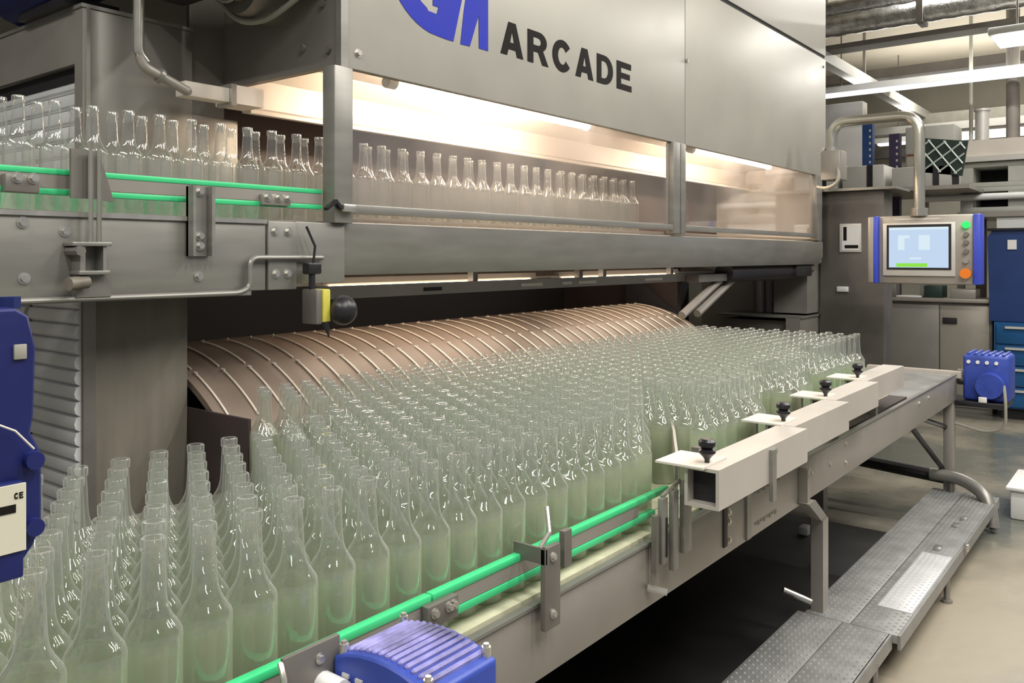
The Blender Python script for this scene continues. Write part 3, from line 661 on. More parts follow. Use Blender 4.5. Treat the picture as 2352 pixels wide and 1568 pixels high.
# dog-leg post from the conveyor side down to the walkway
po = thing('dogleg_post', 'grey steel dog-leg post standing on the walkway under the conveyor side', 'post', (3.15, 1.02, -1.30))
def flat_bar(pts, wx, wy):
    mb = MB(); ring = []
    for p in pts: ring.append([(p[0] - wx, p[1] - wy, p[2]), (p[0] + wx, p[1] - wy, p[2]), (p[0] + wx, p[1] + wy, p[2]), (p[0] - wx, p[1] + wy, p[2])])
    vs = [q for r in ring for q in r]; fs = [(3, 2, 1, 0)]
    for i in range(len(pts) - 1):
        for k in range(4): fs.append((i * 4 + k, i * 4 + (k + 1) % 4, i * 4 + 4 + (k + 1) % 4, i * 4 + 4 + k))
    n = len(pts) * 4; fs.append((n - 4, n - 3, n - 2, n - 1)); v, f = mb._add(vs, fs)
    bmesh.ops.recalc_face_normals(mb.bm, faces=f); return mb
part(flat_bar([(3.14, 1.02, -1.30), (3.14, 1.02, -0.965)], 0.030, 0.022), 'upright', 'plate', po)
part(flat_bar([(3.14, 1.02, -0.965), (2.72, 0.925, -0.79)], 0.032, 0.018), 'sloping_arm', 'plate', po)
part(B(2.70, 2.725, 0.915, 0.944, -0.80, -0.685), 'fixing_strap', 'plate', po)
part(bolt_y(MB(), 2.715, 0.915, -0.695, 0.008, 0.012), 'bolt', 'bolt', po)
part(MB().cyl((3.11, 1.04, -1.27), (3.07, 1.13, -1.235), 0.012, 10), 'peg', 'bolt', po)

# ------------------------------------------------------------------ walkway of punched steel planks
wk = thing('walkway', 'low walkway of punched grey steel planks beside the conveyor', 'walkway', (3.2, 0.9, FL))
WZ = -1.30
def plank(x0, x1, y0, y1, rows, name, m, dz=0.0, dots=True):
    mb = MB().box(x0, x1, y0, y1, WZ - 0.03 + dz, WZ + dz, 0.002)
    if dots:
        for r in range(rows):
            y = y0 + (y1 - y0) * (r + 0.5) / rows
            n = int((x1 - x0) / 0.034)
            for q in range(n):
                xx = x0 + 0.017 + q * 0.034 + (0.017 if r % 2 else 0)
                if xx > x1 - 0.01: continue
                s_ = 0.0055
                mb._add([(xx - s_, y - s_, WZ + dz), (xx + s_, y - s_, WZ + dz), (xx + s_, y + s_, WZ + dz), (xx - s_, y + s_, WZ + dz), (xx, y, WZ + dz + 0.004)], [(0, 1, 4), (1, 2, 4), (2, 3, 4), (3, 0, 4)])
    part(mb, name, m, wk)
plank(1.0, 3.08, 0.76, 0.918, 8, 'tread_plank', 'tread'); plank(1.0, 3.08, 0.921, 1.08, 8, 'tread_plank', 'tread')
plank(3.083, 5.18, 0.735, 0.893, 8, 'tread_plank', 'tread'); plank(3.083, 5.18, 0.896, 1.055, 8, 'tread_plank', 'tread')
plank(3.30, 4.02, 0.742, 0.86, 6, 'patch_plate', 'tread_light', 0.004)
part(MB().box(1.0, 3.08, 0.755, 0.765, WZ - 0.05, WZ).box(3.083, 5.18, 0.728, 0.738, WZ - 0.05, WZ), 'edge_angle', 'tread', wk)
for x in (1.6, 2.9, 3.9, 5.1):
    part(MB().cyl((x, 0.765 if x < 3.08 else 0.74, WZ - 0.03), (x, 0.765 if x < 3.08 else 0.74, FL), 0.012, 8).cyl((x, 0.765 if x < 3.08 else 0.74, FL + 0.012), (x, 0.765 if x < 3.08 else 0.74, FL), 0.022, 10), 'foot', 'steel', wk)
    part(MB().cyl((x, 1.03, WZ - 0.03), (x, 1.03, FL), 0.012, 8), 'foot', 'steel', wk)
part(B(2.55, 2.585, 0.73, 0.757, WZ - 0.02, WZ + 0.005, 0.003), 'edge_clip', 'bolt', wk)
part(B(4.2, 4.23, 0.71, 0.73, WZ - 0.02, WZ + 0.012, 0.004), 'edge_clip', 'bolt', wk)
for x, y in ((4.08, 0.80), (4.48, 0.80), (4.62, 0.79)):
    part(B(x, x + 0.05, y, y + 0.03, WZ, WZ + 0.012, 0.003), 'lug', 'bolt', wk)
solo(B(0.0, 4.6, 1.12, 2.28, FL, FL + 0.03, 0.004), 'floor_shade_sheet', 'floor_shade', 'black sheet for wet grime and shade on the floor under the bottle conveyor', 'tray', (2.1, 1.7, FL))  # dark sheet laid where shade and grime blacken the floor
solo(B(4.28, 4.35, 1.45, 1.50, FL + 0.03, FL + 0.07, 0.006), 'junction_box', 'white', 'small pale box low behind the dog-leg post', 'box', (4.31, 1.47, FL + 0.03))

# ------------------------------------------------------------------ blue gear motors
def gear_motor(name_label, x0, x1, y0, y1, z0, z1, ribs, m='blue'):
    g = thing('gear_motor', name_label, 'motor', ((x0 + x1) / 2, (y0 + y1) / 2, z0))
    mb = MB(); n = 7; W = y1 - y0; pr = []
    for i in range(n + 1):
        t = i / n; pr.append((y0 + W * t, z1 - 0.018 * (2 * t - 1) ** 2 - 0.004))
    mb.prism([(y0, z0)] + pr + [(y1, z0)], 'x', x0, x1)
    es = [e for e in mb.bm.edges if e.calc_face_angle(0) > 0.9]
    bmesh.ops.bevel(mb.bm, geom=es, offset=0.007, segments=3, profile=0.6, affect='EDGES')
    part(mb, 'housing', m, g)
    rb = MB()
    for i in range(ribs):
        t = 0.10 + 0.80 * i / (ribs - 1); y = y0 + W * t; z = z1 - 0.018 * (2 * t - 1) ** 2 - 0.005
        rb.box(x0 + 0.012, x1 - 0.008, y - W * 0.022, y + W * 0.022, z - 0.006, z + 0.0055, 0.0025, 1)
    part(rb, 'cooling_rib', 'blue_worn', g)
    for xx in (x0 + 0.010, x1 - 0.010):
        for yy in (y0 + 0.012, y1 - 0.012):
            part(MB().tube([(xx, yy, z1 - 0.028), (xx, yy, z1 - 0.006)], 0.0065, 10).tube([(xx, yy, z1 - 0.008), (xx, yy, z1 - 0.002)], 0.0042, 6), 'bolt', 'bolt', g)
    return g
gm = gear_motor('blue ribbed gear motor in front of the conveyor side plate at the picture bottom', 0.752, 0.885, 0.718, 0.90, -0.80, -0.522, 13)
part(B(0.77, 0.87, 0.90, 0.945, -0.76, -0.60, 0.004), 'flange', 'dark_steel', gm)
lid = MB()
for i in range(6):
    z = -0.565; x = 0.751; y = 0.735 + i * 0.026
    lid.box(x - 0.002, x + 0.001, y, y + 0.013, z, z + 0.005)
part(lid, 'scuff_mark', 'bezel', gm)
for y, z in ((0.745, -0.60), (0.82, -0.60), (0.88, -0.59)):
    part(MB().tube([(0.752, y, z), (0.745, y, z)], 0.009, 12), 'plug', 'blue', gm)
part(MB().tube([(0.885, 0.74, -0.57), (0.893, 0.74, -0.57)], 0.007, 10), 'plug', 'bolt', gm)

rm = thing('gear_motor', 'blue ribbed gear motor on the far right end of the bottle conveyor', 'motor', (5.35, 0.78, -0.85))
mb = MB().box(5.24, 5.48, 0.69, 0.915, -0.80, -0.545, 0.018, 3); part(mb, 'housing', 'blue', rm)
mb = MB()
for i in range(6): mb.box(5.25, 5.47, 0.71 + i * 0.034, 0.726 + i * 0.034, -0.548, -0.536, 0.003)
part(mb, 'cooling_rib', 'blue', rm)
for i in range(4): part(MB().tube([(5.24, 0.885 - i * 0.045, -0.585), (5.232, 0.885 - i * 0.045, -0.585)], 0.010, 10), 'bolt', 'white', rm)
part(MB().tube([(5.24, 0.78, -0.71), (5.20, 0.78, -0.71)], [0.075, 0.068], 18), 'round_cover', 'blue', rm)
part(MB().tube([(5.34, 0.915, -0.685), (5.34, 0.955, -0.685)], 0.045, 14).tube([(5.34, 0.955, -0.685), (5.34, 1.06, -0.685)], 0.028, 14), 'shaft', 'bolt', rm)
part(B(5.2, 5.46, 0.70, 1.0, -0.83, -0.80, 0.004), 'mount_plate', 'rubber', rm)
part(B(5.195, 5.21, 0.79, 0.83, -0.80, -0.77, 0.002), 'nameplate', 'white', rm)
part(MB().tube(bend([(5.21, 0.71, -0.70), (5.19, 0.70, -0.78), (5.2, 0.70, -0.93), (5.22, 0.80, -0.965), (5.22, 0.95, -0.93)], 0.08), 0.008, 8), 'cable', 'cableg', rm)

lm = thing('gear_motor', 'tall dark blue gear motor with cream nameplate cut by the left picture edge', 'motor', (0.25, 0.95, -0.33))
prof = [(0.10, -0.052), (0.355, -0.052), (0.367, -0.060), (0.374, -0.092), (0.372, -0.160), (0.369, -0.178), (0.377, -0.194), (0.3795, -0.205), (0.3795, -0.272), (0.372, -0.292), (0.362, -0.305), (0.340, -0.322), (0.30, -0.334), (0.10, -0.338)]
mb = MB().prism([(p[0], p[1]) for p in prof], 'y', 0.905, 0.985)
es = [e for e in mb.bm.edges if e.calc_face_angle(0) > 0.9]
bmesh.ops.bevel(mb.bm, geom=es, offset=0.006, segments=3, profile=0.6, affect='EDGES'); part(mb, 'housing', 'left_blue', lm)
part(B(0.10, 0.358, 0.894, 0.906, -0.318, -0.222, 0.003), 'gear_cover', 'left_blue', lm)
np_ = part(B(0.300, 0.3585, 0.8915, 0.8945, -0.290, -0.224), 'nameplate', 'cream', lm, 'cream nameplate')
writing('plate_print', word('CE', 0.3475, -0.238, 0.0038, 0.006, 0.0008) + [[(0.30, -0.251), (0.349, -0.251), (0.349, -0.243), (0.30, -0.243)]], 'ink', np_, 0.8915, 0.0003)
part(MB().tube([(0.364, 0.945, -0.054), (0.364, 0.945, -0.042)], 0.011, 8), 'bolt', 'navy', lm)
for z in (-0.205, -0.272): part(MB().tube([(0.369, 0.905, z), (0.369, 0.895, z)], 0.009, 12), 'bolt', 'left_blue', lm)
part(B(0.352, 0.364, 0.9025, 0.906, -0.103, -0.088, 0.001), 'sticker', 'cableg', lm)
part(MB().tube([(0.325, 0.90, -0.158), (0.350, 0.895, -0.172), (0.366, 0.892, -0.192)], 0.0012, 6), 'cable_tie', 'bezel', lm)
part(B(-0.35, 0.10, 0.92, 0.98, -0.25, -0.12, 0.004), 'mounting_arm', 'dark_steel', lm)
part(B(-0.41, -0.35, 0.92, 0.98, FL, -0.08, 0.004), 'stand', 'dark_steel', lm)

# ------------------------------------------------------------------ operator panel on its pipe arm
px_ = 5.9
ap = thing('panel_arm', 'curved steel pipe arm rising over the control cabinet and carrying the screen', 'pipe arm', (px_, 1.55, 0.26))
part(MB().tube(bend([(px_, 1.83, 0.70), (px_, 1.83, 0.915), (px_, 1.28, 0.915), (px_, 1.28, 0.30)], 0.13, 8), 0.034, 16), 'pipe_run', 'chrome', ap)
part(MB().tube([(px_, 1.28, 0.258), (px_, 1.28, 0.31)], 0.055, 14), 'pipe_collar', 'chrome', ap)
part(MB().tube([(px_, 1.83, 0.72), (px_, 1.83, 0.745)], 0.05, 12).cyl((px_ - 0.02, 1.87, 0.73), (px_ - 0.02, 1.90, 0.70), 0.02, 10), 'pipe_collar', 'bolt', ap)
part(B(px_ - 0.06, px_ + 0.10, 1.76, 1.89, 0.52, 0.72, 0.008), 'junction_box', 'plate', ap)
part(MB().tube(bend([(px_ - 0.05, 1.78, 0.60), (px_ - 0.08, 1.76, 0.50), (px_ - 0.05, 1.85, 0.46), (px_, 1.93, 0.48)], 0.06), 0.012, 8), 'cable', 'cableg', ap)
hm = thing('operator_panel', 'operator touchscreen panel with blue side edges hanging from the pipe arm', 'control panel', (px_, 1.25, -0.18))
part(B(px_ - 0.02, px_ + 0.12, 0.965, 1.525, -0.18, 0.262, 0.012), 'housing', 'hmi', hm)
part(MB().box(px_ - 0.05, px_ + 0.12, 1.545, 1.585, -0.175, 0.258, 0.008), 'side_rail', 'hmi', hm)
part(MB().box(px_ - 0.052, px_ + 0.10, 1.523, 1.552, -0.178, 0.262, 0.006), 'blue_edge', 'hmiblue', hm, 'bright blue edge')
part(MB().box(px_ - 0.04, px_ + 0.10, 0.925, 0.966, -0.178, 0.262, 0.006), 'blue_edge', 'hmiblue', hm, 'dark blue edge')
bz = part(MB().box(px_ - 0.034, px_ - 0.018, 1.065, 1.495, -0.128, 0.215, 0.004), 'bezel', 'bezel', hm)
part(B(px_ - 0.037, px_ - 0.034, 1.088, 1.470, -0.088, 0.203), 'screen_border', 'black', bz)
scn = part(B(px_ - 0.040, px_ - 0.037, 1.103, 1.455, -0.074, 0.186), 'screen', 'screen', bz)
part(B(px_ - 0.0415, px_ - 0.040, 1.103, 1.455, 0.170, 0.186), 'screen_header', 'screen_pale', bz)
part(MB().box(px_ - 0.0415, px_ - 0.040, 1.36, 1.40, 0.04, 0.13).box(px_ - 0.0415, px_ - 0.040, 1.33, 1.40, 0.115, 0.135), 'screen_field', 'screen_pale', bz)
part(B(px_ - 0.0415, px_ - 0.040, 1.21, 1.275, 0.04, 0.135), 'screen_field', 'screen_pale', bz)
part(B(px_ - 0.0415, px_ - 0.040, 1.26, 1.33, -0.02, -0.008), 'screen_field', 'screen_pale', bz)
part(MB().box(px_ - 0.0415, px_ - 0.040, 1.225, 1.41, -0.070, -0.046), 'screen_bar', 'screen_green', bz)
part(B(px_ - 0.022, px_ - 0.018, 1.15, 1.43, 0.232, 0.245), 'title_strip', 'bezel', hm)
part(MB().tube([(px_ - 0.02, 1.005, 0.195), (px_ - 0.05, 1.005, 0.195)], 0.022, 14), 'green_lamp', 'green_led', hm, 'glowing green lamp')
for z in (0.135, 0.085, 0.03, -0.03):
    part(MB().tube([(px_ - 0.02, 1.005, z), (px_ - 0.045, 1.005, z)], 0.015, 12), 'push_button', 'bolt' if z < 0.03 else 'dark_steel', hm)
part(MB().tube([(px_ - 0.02, 1.005, -0.108), (px_ - 0.04, 1.005, -0.108)], 0.018, 12).tube([(px_ - 0.04, 1.005, -0.108), (px_ - 0.062, 1.005, -0.108)], 0.032, 16), 'stop_button', 'orange', hm, 'orange mushroom button')

cc = thing('control_cabinet', 'grey steel floor cabinet with black handle plate below the touchscreen', 'cabinet', (8.9, 1.75, FL))
part(B(8.75, 9.05, 1.285, 2.225, FL, -0.43, 0.004), 'cabinet_body', 'cabinet', cc)
part(B(8.73, 8.75, 1.725, 2.21, FL + 0.05, -0.46, 0.003), 'door', 'cabinet', cc)
d2 = part(B(8.73, 8.75, 1.305, 1.715, FL + 0.05, -0.46, 0.003), 'door', 'hmi', cc)
part(B(8.715, 8.73, 1.57, 1.69, -0.632, -0.576, 0.003), 'handle', 'black', d2)
part(B(8.68, 9.07, 1.23, 2.25, -0.43, -0.395, 0.004), 'top_plate', 'plate', cc)
for nm, lab, cat_, m_, b_ in (('cable_box', 'dark box at left on the control cabinet top', 'box', 'dark_steel', (8.75, 8.90, 2.11, 2.23, -0.395, -0.27)),
                        ('paper_stack', 'white papers lying on the control cabinet top', 'paper', 'white', (8.71, 8.92, 1.88, 2.10, -0.395, -0.38)),
                        ('tool_case', 'teal tool case in the middle of the control cabinet top', 'case', 'mesh', (8.75, 8.98, 1.70, 1.86, -0.395, -0.28)),
                        ('parts_tray', 'pale parts tray at right on the control cabinet top', 'tray', 'plate', (8.75, 9.0, 1.42, 1.63, -0.395, -0.31))):
    solo(B(*b_, 0.006), nm, m_, lab, cat_, (b_[0], b_[2], b_[4]))

tc = thing('tall_cabinet', 'tall brown-grey cabinet with a small sign beside the hood end', 'cabinet', (7.0, 1.93, FL))
part(B(6.70, 6.95, 1.70, 2.17, FL, 0.50, 0.004), 'cabinet_body', 'tall', tc)
part(B(6.64, 7.05, 1.60, 2.30, 0.50, 0.52), 'roof_plate', 'steel', tc)
sg = part(B(6.685, 6.70, 1.86, 2.02, 0.03, 0.25, 0.003), 'sign', 'bezel', tc, 'pale sign')
part(MB().box(6.682, 6.685, 1.875, 2.0, 0.045, 0.235), 'sign_face', 'white', sg)
part(MB().box(6.680, 6.682, 1.965, 1.99, 0.12, 0.225).box(6.680, 6.682, 1.88, 1.98, 0.06, 0.085), 'sign_mark', 'ink', sg)
part(B(6.68, 6.70, 1.955, 2.04, -0.275, -0.235, 0.004), 'white_plug', 'white', tc, 'white plug')
nb = thing('switch_niche', 'light grey wall panel with pale vertical conduits beyond the drum', 'panel', (6.75, 2.6, FL))
part(B(6.75, 6.8, 2.18, 3.2, FL, -0.06), 'back_panel', 'white_plate', nb)
for y, r in ((2.66, 0.035), (2.58, 0.03), (2.50, 0.028)): part(MB().cyl((6.70, y, -0.47), (6.70, y, -0.07), r, 12), 'conduit', 'white', nb)
part(B(6.45, 6.75, 2.19, 2.45, -0.44, -0.06), 'switch_box', 'cabinet', nb)
part(B(6.3, 6.75, 2.18, 2.85, -0.47, -0.455), 'shelf', 'steel', nb)
part(B(6.3, 6.75, 2.19, 2.30, FL, -0.47), 'shelf_leg', 'cabinet', nb)
part(B(6.4, 6.75, 2.30, 2.84, FL, -0.50), 'shelf_body', 'hood_side', nb)

# ------------------------------------------------------------------ background of the hall
bb = thing('blue_bin', 'tall dark blue bin with white sticker at the right picture edge', 'bin', (8.8, 0.85, -0.59))
part(MB().prism([(0.40, -0.585), (1.29, -0.585), (1.31, 0.17), (1.27, 0.23), (0.40, 0.23)], 'x', 8.65, 9.0), 'bin_body', 'bin', bb)
part(B(8.637, 8.65, 1.08, 1.15, 0.06, 0.145), 'sticker', 'white', bb)
part(B(8.62, 9.02, 0.40, 1.32, 0.23, 0.25), 'rim', 'black', bb)
bc = thing('drawer_cabinet', 'blue drawer cabinet with pale handles standing below the blue bin', 'cabinet', (8.8, 0.8, FL))
part(B(8.6, 9.02, 0.35, 1.25, FL + 0.10, -0.59), 'cabinet_body', 'drawer', bc)
part(B(8.65, 9.0, 0.40, 1.2, FL, FL + 0.10), 'plinth', 'black', bc)
for i in range(4):
    d_ = part(B(8.58, 8.60, 0.37, 1.23, FL + 0.115 + i * 0.186, FL + 0.285 + i * 0.186, 0.003), 'drawer', 'drawer', bc)
    part(B(8.56, 8.58, 0.42, 1.16, FL + 0.25 + i * 0.186, FL + 0.27 + i * 0.186), 'handle', 'bezel', d_)
solo(B(9.03, 9.07, 0.25, 1.29, FL, 0.36), 'wall_board', 'white', 'white upright panel behind the blue bin', 'panel', (9.05, 0.8, FL))

# storage rack with pallets
rk = thing('storage_rack', 'steel rack shelf carrying the grey plastic pallets', 'rack', (9.4, 1.2, FL))
part(B(9.0, 10.2, 0.2, 1.62, 0.37, 0.42), 'shelf', 'plate', rk)
part(MB().tube([(9.0, 1.95, 0.56), (9.0, 0.2, 0.56)], 0.032, 12), 'front_bar', 'white', rk)
for y in (0.3, 1.58):
    for x in (9.12, 10.1): part(B(x, x + 0.07, y, y + 0.06, FL, 0.37), 'post', 'dgirder', rk)
part(B(9.1, 9.17, 1.90, 1.97, FL, 0.59), 'post', 'plate', rk)
def pallet(z, label):
    t = thing('plastic_pallet', label, 'pallet', (9.6, 0.95, z), 'grey plastic pallets on the rack')
    part(B(9.05, 10.05, 0.30, 1.60, z + 0.19, z + 0.235, 0.006), 'top_deck', 'pallet', t)
    part(B(9.05, 10.05, 0.30, 1.60, z, z + 0.045, 0.006), 'bottom_deck', 'pallet', t)
    part(B(9.45, 9.5, 0.31, 1.59, z + 0.045, z + 0.19), 'opening_shade', 'black', t)  # black sheet put in to darken the deep pallet openings
    for y in (0.30, 0.62, 1.02, 1.49):
        part(B(9.05, 10.05, y, y + (0.18 if 0.5 < y < 1.4 else 0.11), z + 0.045, z + 0.19), 'block', 'pallet', t)
    return t
pallet(0.42, 'grey plastic pallet, lower of the two stacked on the rack')
pallet(0.655, 'grey plastic pallet, upper of the two stacked under the steel hood')
fh = thing('fume_hood', 'bright steel hood with round flue above the stacked pallets', 'hood', (9.6, 0.95, 0.9))
part(MB().prism([(0.2, 0.90), (1.60, 0.90), (1.55, 1.10), (0.2, 1.10)], 'x', 9.0, 10.1), 'hood_body', 'white_plate', fh)
part(B(8.98, 10.1, 0.2, 1.62, 0.895, 0.945), 'lower_lip', 'bezel', fh)
part(MB().cyl((9.4, 1.47, 1.10), (9.4, 1.47, 1.43), 0.062, 18).cyl((9.4, 1.47, 1.43), (9.4, 1.47, 1.45), 0.075, 18), 'flue', 'bezel', fh)
LX = 8.36
mp_ = thing('lattice_panel', 'tilted dark green panel crossed by pale lattice wires', 'panel', (LX, 1.62, 0.635))
rot = Matrix.Rotation(math.radians(9), 4, 'X')
def tp(y, z): v = rot @ Vector((0, y - 1.62, z - 0.89)); return (v.y + 1.62, v.z + 0.89)
part(MB().prism([tp(1.44, 0.74), tp(1.81, 0.74), tp(1.81, 1.05), tp(1.44, 1.05)], 'x', LX, LX + 0.03), 'panel_board', 'mesh', mp_)
lw_ = MB()
for i in range(-4, 5):
    c0 = 1.625 + i * 0.13
    for s_ in (1, -1):
        ya, za, yb, zb = c0 - s_ * 0.14, 0.755, c0 + s_ * 0.14, 1.035
        t0, t1 = 0.0, 1.0
        for lim, sg_ in ((1.80, 1), (1.45, -1)):
            fa, fb = (ya - lim) * sg_, (yb - lim) * sg_
            if fa > 0 and fb > 0: t0, t1 = 1, 0
            elif fa > 0: t0 = max(t0, fa / (fa - fb))
            elif fb > 0: t1 = min(t1, fa / (fa - fb))
        if t1 - t0 < 0.12: continue
        a_, b_ = tp(ya + (yb - ya) * t0, za + (zb - za) * t0), tp(ya + (yb - ya) * t1, za + (zb - za) * t1)
        lw_.tube([(LX - 0.008, *a_), (LX - 0.008, *b_)], 0.008, 6)
part(lw_, 'lattice_wire', 'wire', mp_)
part(B(LX + 0.03, LX + 0.07, 1.50, 1.56, 0.635, 0.90), 'support_post', 'rubber', mp_)
for (y, m_, z1, lab) in ((2.47, 'bluepost', 1.36, 'perforated dark blue rack upright behind the tall cabinet'), (2.21, 'purple', 1.24, 'perforated purple-black rack upright right of the blue one')):
    t = thing('rack_upright', lab, 'rack upright', (9.0, y, FL))
    part(B(9.1, 9.19, y - 0.05, y + 0.05, FL, z1), 'post', m_, t)
    hl = MB(); z = 0.76
    while z < z1 - 0.05: hl.box(9.095, 9.1, y - 0.035, y - 0.018, z, z + 0.025); z += 0.065
    part(hl, 'hole_row', 'bezel', t)
# cartons on the shelf behind the tall cabinet
solo(B(8.3, 9.6, 1.4, 3.2, 0.60, 0.635), 'wall_shelf', 'plate', 'long grey shelf board behind the tall cabinet carrying pale cartons', 'shelf', (8.9, 2.3, 0.6))
for x, y in ((8.35, 3.1), (9.5, 1.45), (9.5, 3.1)): solo(B(x, x + 0.05, y, y + 0.05, FL, 0.60), 'shelf_leg', 'dgirder', 'slim dark leg under the shelf board, %s' % ('front left' if x < 9 else 'rear right' if y < 2 else 'rear left'), 'shelf leg', (x, y, FL))
for i, (y0, y1, zt, lab) in enumerate(((2.55, 2.95, 0.90, 'pale carton with black strap left of the blue upright'), (2.12, 2.50, 0.86, 'pale carton between the two rack uprights'), (1.55, 2.05, 0.82, 'pale carton with black strap right of the purple upright'))):
    t = thing('carton', lab, 'box', (8.5, (y0 + y1) / 2, 0.635), 'pale cartons on the shelf')
    part(B(8.36, 8.8, y0, y1, 0.635, zt, 0.006), 'carton_body', 'girder', t)
    part(B(8.352, 8.36, y0 + 0.10, y0 + 0.15, 0.635, zt), 'strap', 'rubber', t)
solo(B(9.3, 9.7, 1.7, 2.15, 0.635, 1.32, 0.01), 'grey_machine_box', 'girder', 'large grey box behind the purple upright', 'box', (9.5, 1.9, 0.635))
solo(B(8.9, 8.95, 1.60, 2.05, 0.98, 1.0), 'red_strip', 'red', 'thin red strip in front of the large grey box', 'strip', (8.9, 1.8, 0.98))
solo(B(8.9, 9.3, 1.60, 2.05, 0.635, 0.98, 0.01), 'tote', 'cableg', 'grey tote under the thin red strip', 'tote', (9.1, 1.8, 0.635))

# ceiling steelwork, ducts and lights
def along_y(name, x, z, y0, y1, dx, dz, m, label, cat): return solo(B(x, x + dx, y0, y1, z, z + dz), name, m, label, cat, (x, (y0 + y1) / 2, z))
for (x, z, r, lab) in ((9.0, 2.40, 0.105, 'crinkled silver foil duct, lower of two under the ceiling'), (9.4, 2.68, 0.095, 'crinkled silver foil duct, upper of two under the ceiling')):
    n = 90; pts = [(x, 6.0 - 8.0 * i / n, z) for i in range(n + 1)]; rad = [r + (0.008 if i % 2 else 0) for i in range(n + 1)]
    t = thing('foil_duct', lab, 'duct', (x, 2.0, z)); part(MB().tube(pts, rad, 18), 'duct_run', 'foil', t)
    for y in (3.0, 1.9, 0.9): part(B(x - r - 0.02, x + r + 0.02, y, y + 0.06, z - r - 0.02, 2.9), 'hanger', 'dgirder', t)
along_y('roof_girder', 9.0, 2.16, -3, 7, 0.25, 0.05, 'dgirder', 'dark girder running under the foil ducts', 'girder')
along_y('roof_girder', 11.5, 2.30, -3, 7, 0.2, 0.12, 'dgirder', 'dark girder beyond the beige ceiling bay', 'girder')
along_y('roof_girder', 12.5, 1.70, -3, 7, 0.15, 0.10, 'girder', 'pale pipe girder low before the far wall', 'girder')
along_y('roof_girder', 13.2, 1.45, -3, 7, 0.15, 0.12, 'dgirder', 'lowest dark girder before the far wall', 'girder')
along_y('roof_girder', 13.6, 1.95, -3, 7, 0.15, 0.16, 'cableg', 'grey girder high on the far wall', 'girder')
solo(B(6.8, 14.4, 2.86, 2.98, 2.05, 2.17), 'crane_beam', 'girder', 'pale beam slanting away under the ceiling from the hood corner', 'beam', (10, 2.9, 2.05))
for x in (8.2, 10.6): solo(B(x, x + 0.03, 2.90, 2.93, 2.17, 2.9), 'beam_hanger', 'dgirder', 'thin hanger rod of the pale beam, %s one' % ('nearer' if x < 9 else 'farther'), 'hanger', (x, 2.9, 2.17))
def strip_light(x, y0, y1, z, label):
    t = thing('strip_light', label, 'lamp', (x, (y0 + y1) / 2, z), 'strip lights under the hall ceiling')
    part(B(x - 0.09, x + 0.09, y0, y1, z + 0.02, z + 0.09), 'light_housing', 'white', t)
    part(B(x - 0.07, x + 0.07, y0 + 0.03, y1 - 0.03, z - 0.01, z + 0.02), 'diffuser', 'cool_tube', t)
    for y in (y0 + 0.3, y1 - 0.3): part(MB().cyl((x, y, z + 0.09), (x, y, 2.9), 0.008, 6), 'hanger', 'dgirder', t)
strip_light(10.0, 1.0, 3.3, 1.86, 'long cool strip light behind the pale slanting beam')
strip_light(13.0, 1.4, 3.4, 1.62, 'small distant strip light near the far wall')
bl_ = thing('bay_light', 'very bright lamp at the right picture edge under the ceiling', 'lamp', (9.0, 1.17, 2.05))
part(B(8.85, 9.15, 0.95, 1.28, 1.97, 2.03, 0.01), 'diffuser', emit('bay_glow', (1, 0.98, 0.93), 18), bl_)
part(B(8.8, 9.2, 0.9, 1.33, 2.031, 2.10, 0.01), 'light_housing', 'girder', bl_)
part(MB().cyl((8.85, 1.1, 2.10), (8.85, 1.1, 2.9), 0.01, 6), 'hanger', 'dgirder', bl_)
solo(MB().cyl((10.3, 1.32, 1.1), (10.3, 1.32, 2.9), 0.065, 14), 'vertical_pipe', 'dgirder', 'dark vertical pipe below the bright lamp', 'pipe', (10.3, 1.32, 1.1))
solo(MB().cyl((10.5, 1.75, 0.45), (10.5, 1.75, 2.9), 0.02, 8), 'vertical_rod', 'cableg', 'thin vertical rod right of the lattice panel', 'rod', (10.5, 1.75, 0.45))
solo(MB().cyl((8.2, 2.30, 0.635), (8.2, 2.30, 1.62), 0.02, 8), 'vertical_rod', 'bezel', 'thin pale rod above the blue rack upright', 'rod', (8.2, 2.3, 0.635)) if False else None
solo(B(10.3, 10.5, 2.85, 3.35, FL, 1.82), 'pale_blue_panel', 'bezel', 'pale tall panel at the left end of the strip light', 'panel', (10.4, 3.1, FL))
cr = thing('white_crate', 'white crate on the floor right of the walkway end', 'crate', (5.6, 0.62, FL))
part(B(5.35, 5.8, 0.45, 0.70, FL, FL + 0.16, 0.012), 'crate_body', 'white', cr)
part(B(5.33, 5.82, 0.43, 0.72, FL + 0.16, FL + 0.18, 0.006), 'crate_rim', 'white', cr)

# ------------------------------------------------------------------ bottles
BR = 0.0362
def bottle_profile():
    return [(0.0, 0.006), (0.022, 0.004), (0.031, 0.0), (0.0345, 0.002), (BR, 0.008), (BR, 0.163), (0.0357, 0.168), (0.0340, 0.1725), (0.0300, 0.179), (0.0245, 0.187), (0.0202, 0.196), (0.0176, 0.206),
            (0.0163, 0.218), (0.0150, 0.248), (0.0136, 0.272), (0.0138, 0.274), (0.0156, 0.275), (0.0158, 0.288), (0.0146, 0.290), (0.0106, 0.290), (0.0102, 0.280), (0.0112, 0.262)]
bmesh_obj = MB().lathe(bottle_profile(), seg=24).mesh('glass_bottle'); bmesh_obj.materials.append(M['glass'])
for p in bmesh_obj.polygons: p.use_smooth = True
upper_mesh = bmesh_obj.copy(); upper_mesh.materials[0] = M['glass_upper']
def bottle(x, y, z, label, group, me=None):
    o = bpy.data.objects.new('glass_bottle', me or bmesh_obj); C.objects.link(o); o.location = (x, y, z + EYE); o.rotation_euler[2] = random.random() * 6
    return tag(o, label, 'bottle', group)

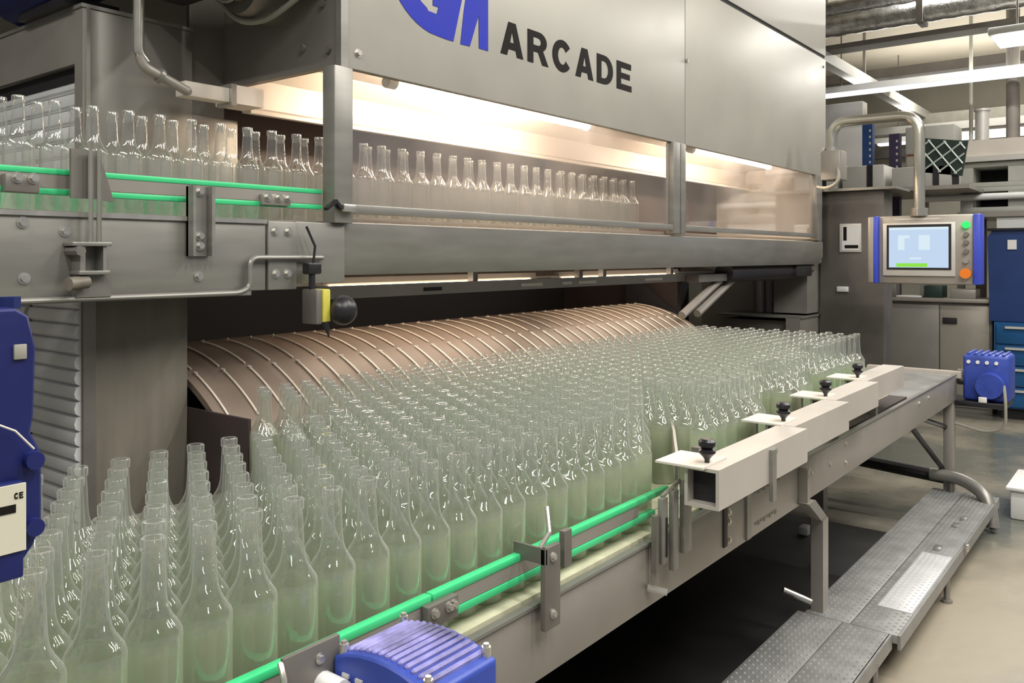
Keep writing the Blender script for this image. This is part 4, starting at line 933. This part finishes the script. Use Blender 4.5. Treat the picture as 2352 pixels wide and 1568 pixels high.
# upper conveyor: two staggered rows
for row, y in ((0, 2.275), (1, 2.335)):
    xs = []; x = 0.70 + row * 0.075
    while x < (4.02 if row == 0 else 3.98):
        xs.append(x + random.uniform(-0.006, 0.006)); x += 0.0955
    nl = nr = 0
    for x in xs:
        u = pix(x, y, 0.30)[0]
        if u < -15: continue
        where = 'front' if row == 0 else 'back'
        if x < 1.80 or u < 775:
            nl += 1; lab = 'clear glass bottle, %s from left in %s row on upper conveyor' % (ordinal(nl), where)
        else:
            nr += 1; lab = 'clear glass bottle, %s from window post in %s row behind the pane' % (ordinal(nr), where)
        bottle(x, y + random.uniform(-0.004, 0.004), BZ, lab, 'bottles on the upper conveyor', upper_mesh)

# lower conveyor: hexagonal pack with the stepped front edge
def front_edge(x):
    if x < 1.86: return 0.995
    if x < 2.17: return 0.995 + (x - 1.86) * 0.62
    if x < 2.62: return 0.995
    if x < 2.90: return 1.04 + (x - 2.62) * 0.30
    if x < 3.22: return 1.045
    if x < 3.48: return 1.08 + (x - 3.22) * 0.35
    if x < 4.12: return 1.085
    return 9
def back_edge(x):
    if x < 1.15: return 1.57
    if x < 1.36: return 1.57 + (x - 1.15) * 0.6
    return 2.03
spots = []
S = 0.0735; RY = S * math.sqrt(3) / 2
for r in range(17):
    y = 0.995 + BR + 0.001 + r * RY
    x = 0.20 + (S / 2 if r % 2 else 0)
    while x < 4.16:
        X = x + random.uniform(-0.0005, 0.0005); Y = y + random.uniform(-0.0005, 0.0005)
        ok = Y - BR >= front_edge(X) - 0.004 and Y + BR <= back_edge(X)
        if 1.05 < X < 1.9 and 1.52 < Y < 1.72 and X < 1.05 + (Y - 1.52) * 2.6 + 0.42 and not (Y > 1.9): ok = ok and X > 1.05 + (Y - 1.45) * 1.6
        if ok and pix(X, Y, -0.45)[0] > -70: spots.append((X, Y, r, pix(X, Y, -0.45)[2]))
        x += S
spots.sort(key=lambda q: q[3])
NEAR = 250
near = sorted(spots[:NEAR], key=lambda q: (q[2], q[0])); far = spots[NEAR:]
cnt = {}
for X, Y, r, d in near:
    cnt[r] = cnt.get(r, 0) + 1
    bottle(X, Y, LB, 'clear glass bottle, %s from left in %s row behind lower green rail' % (ordinal(cnt[r]), ordinal(r + 1)), 'bottles on the lower conveyor')
mb = MB(); pr = [p for i, p in enumerate(bottle_profile()) if i not in (1, 3, 15, 18, 21)]
for X, Y, r, d in far: mb.lathe(pr, (X, Y, LB), 14)
st = solo(mb, 'glass_bottles', 'glass', 'dense far field of clear glass bottles on the lower conveyor before the drum', 'bottles', (3, 1.5, LB)); st['kind'] = 'stuff'
print('bottles near', len(near), 'far', len(far))
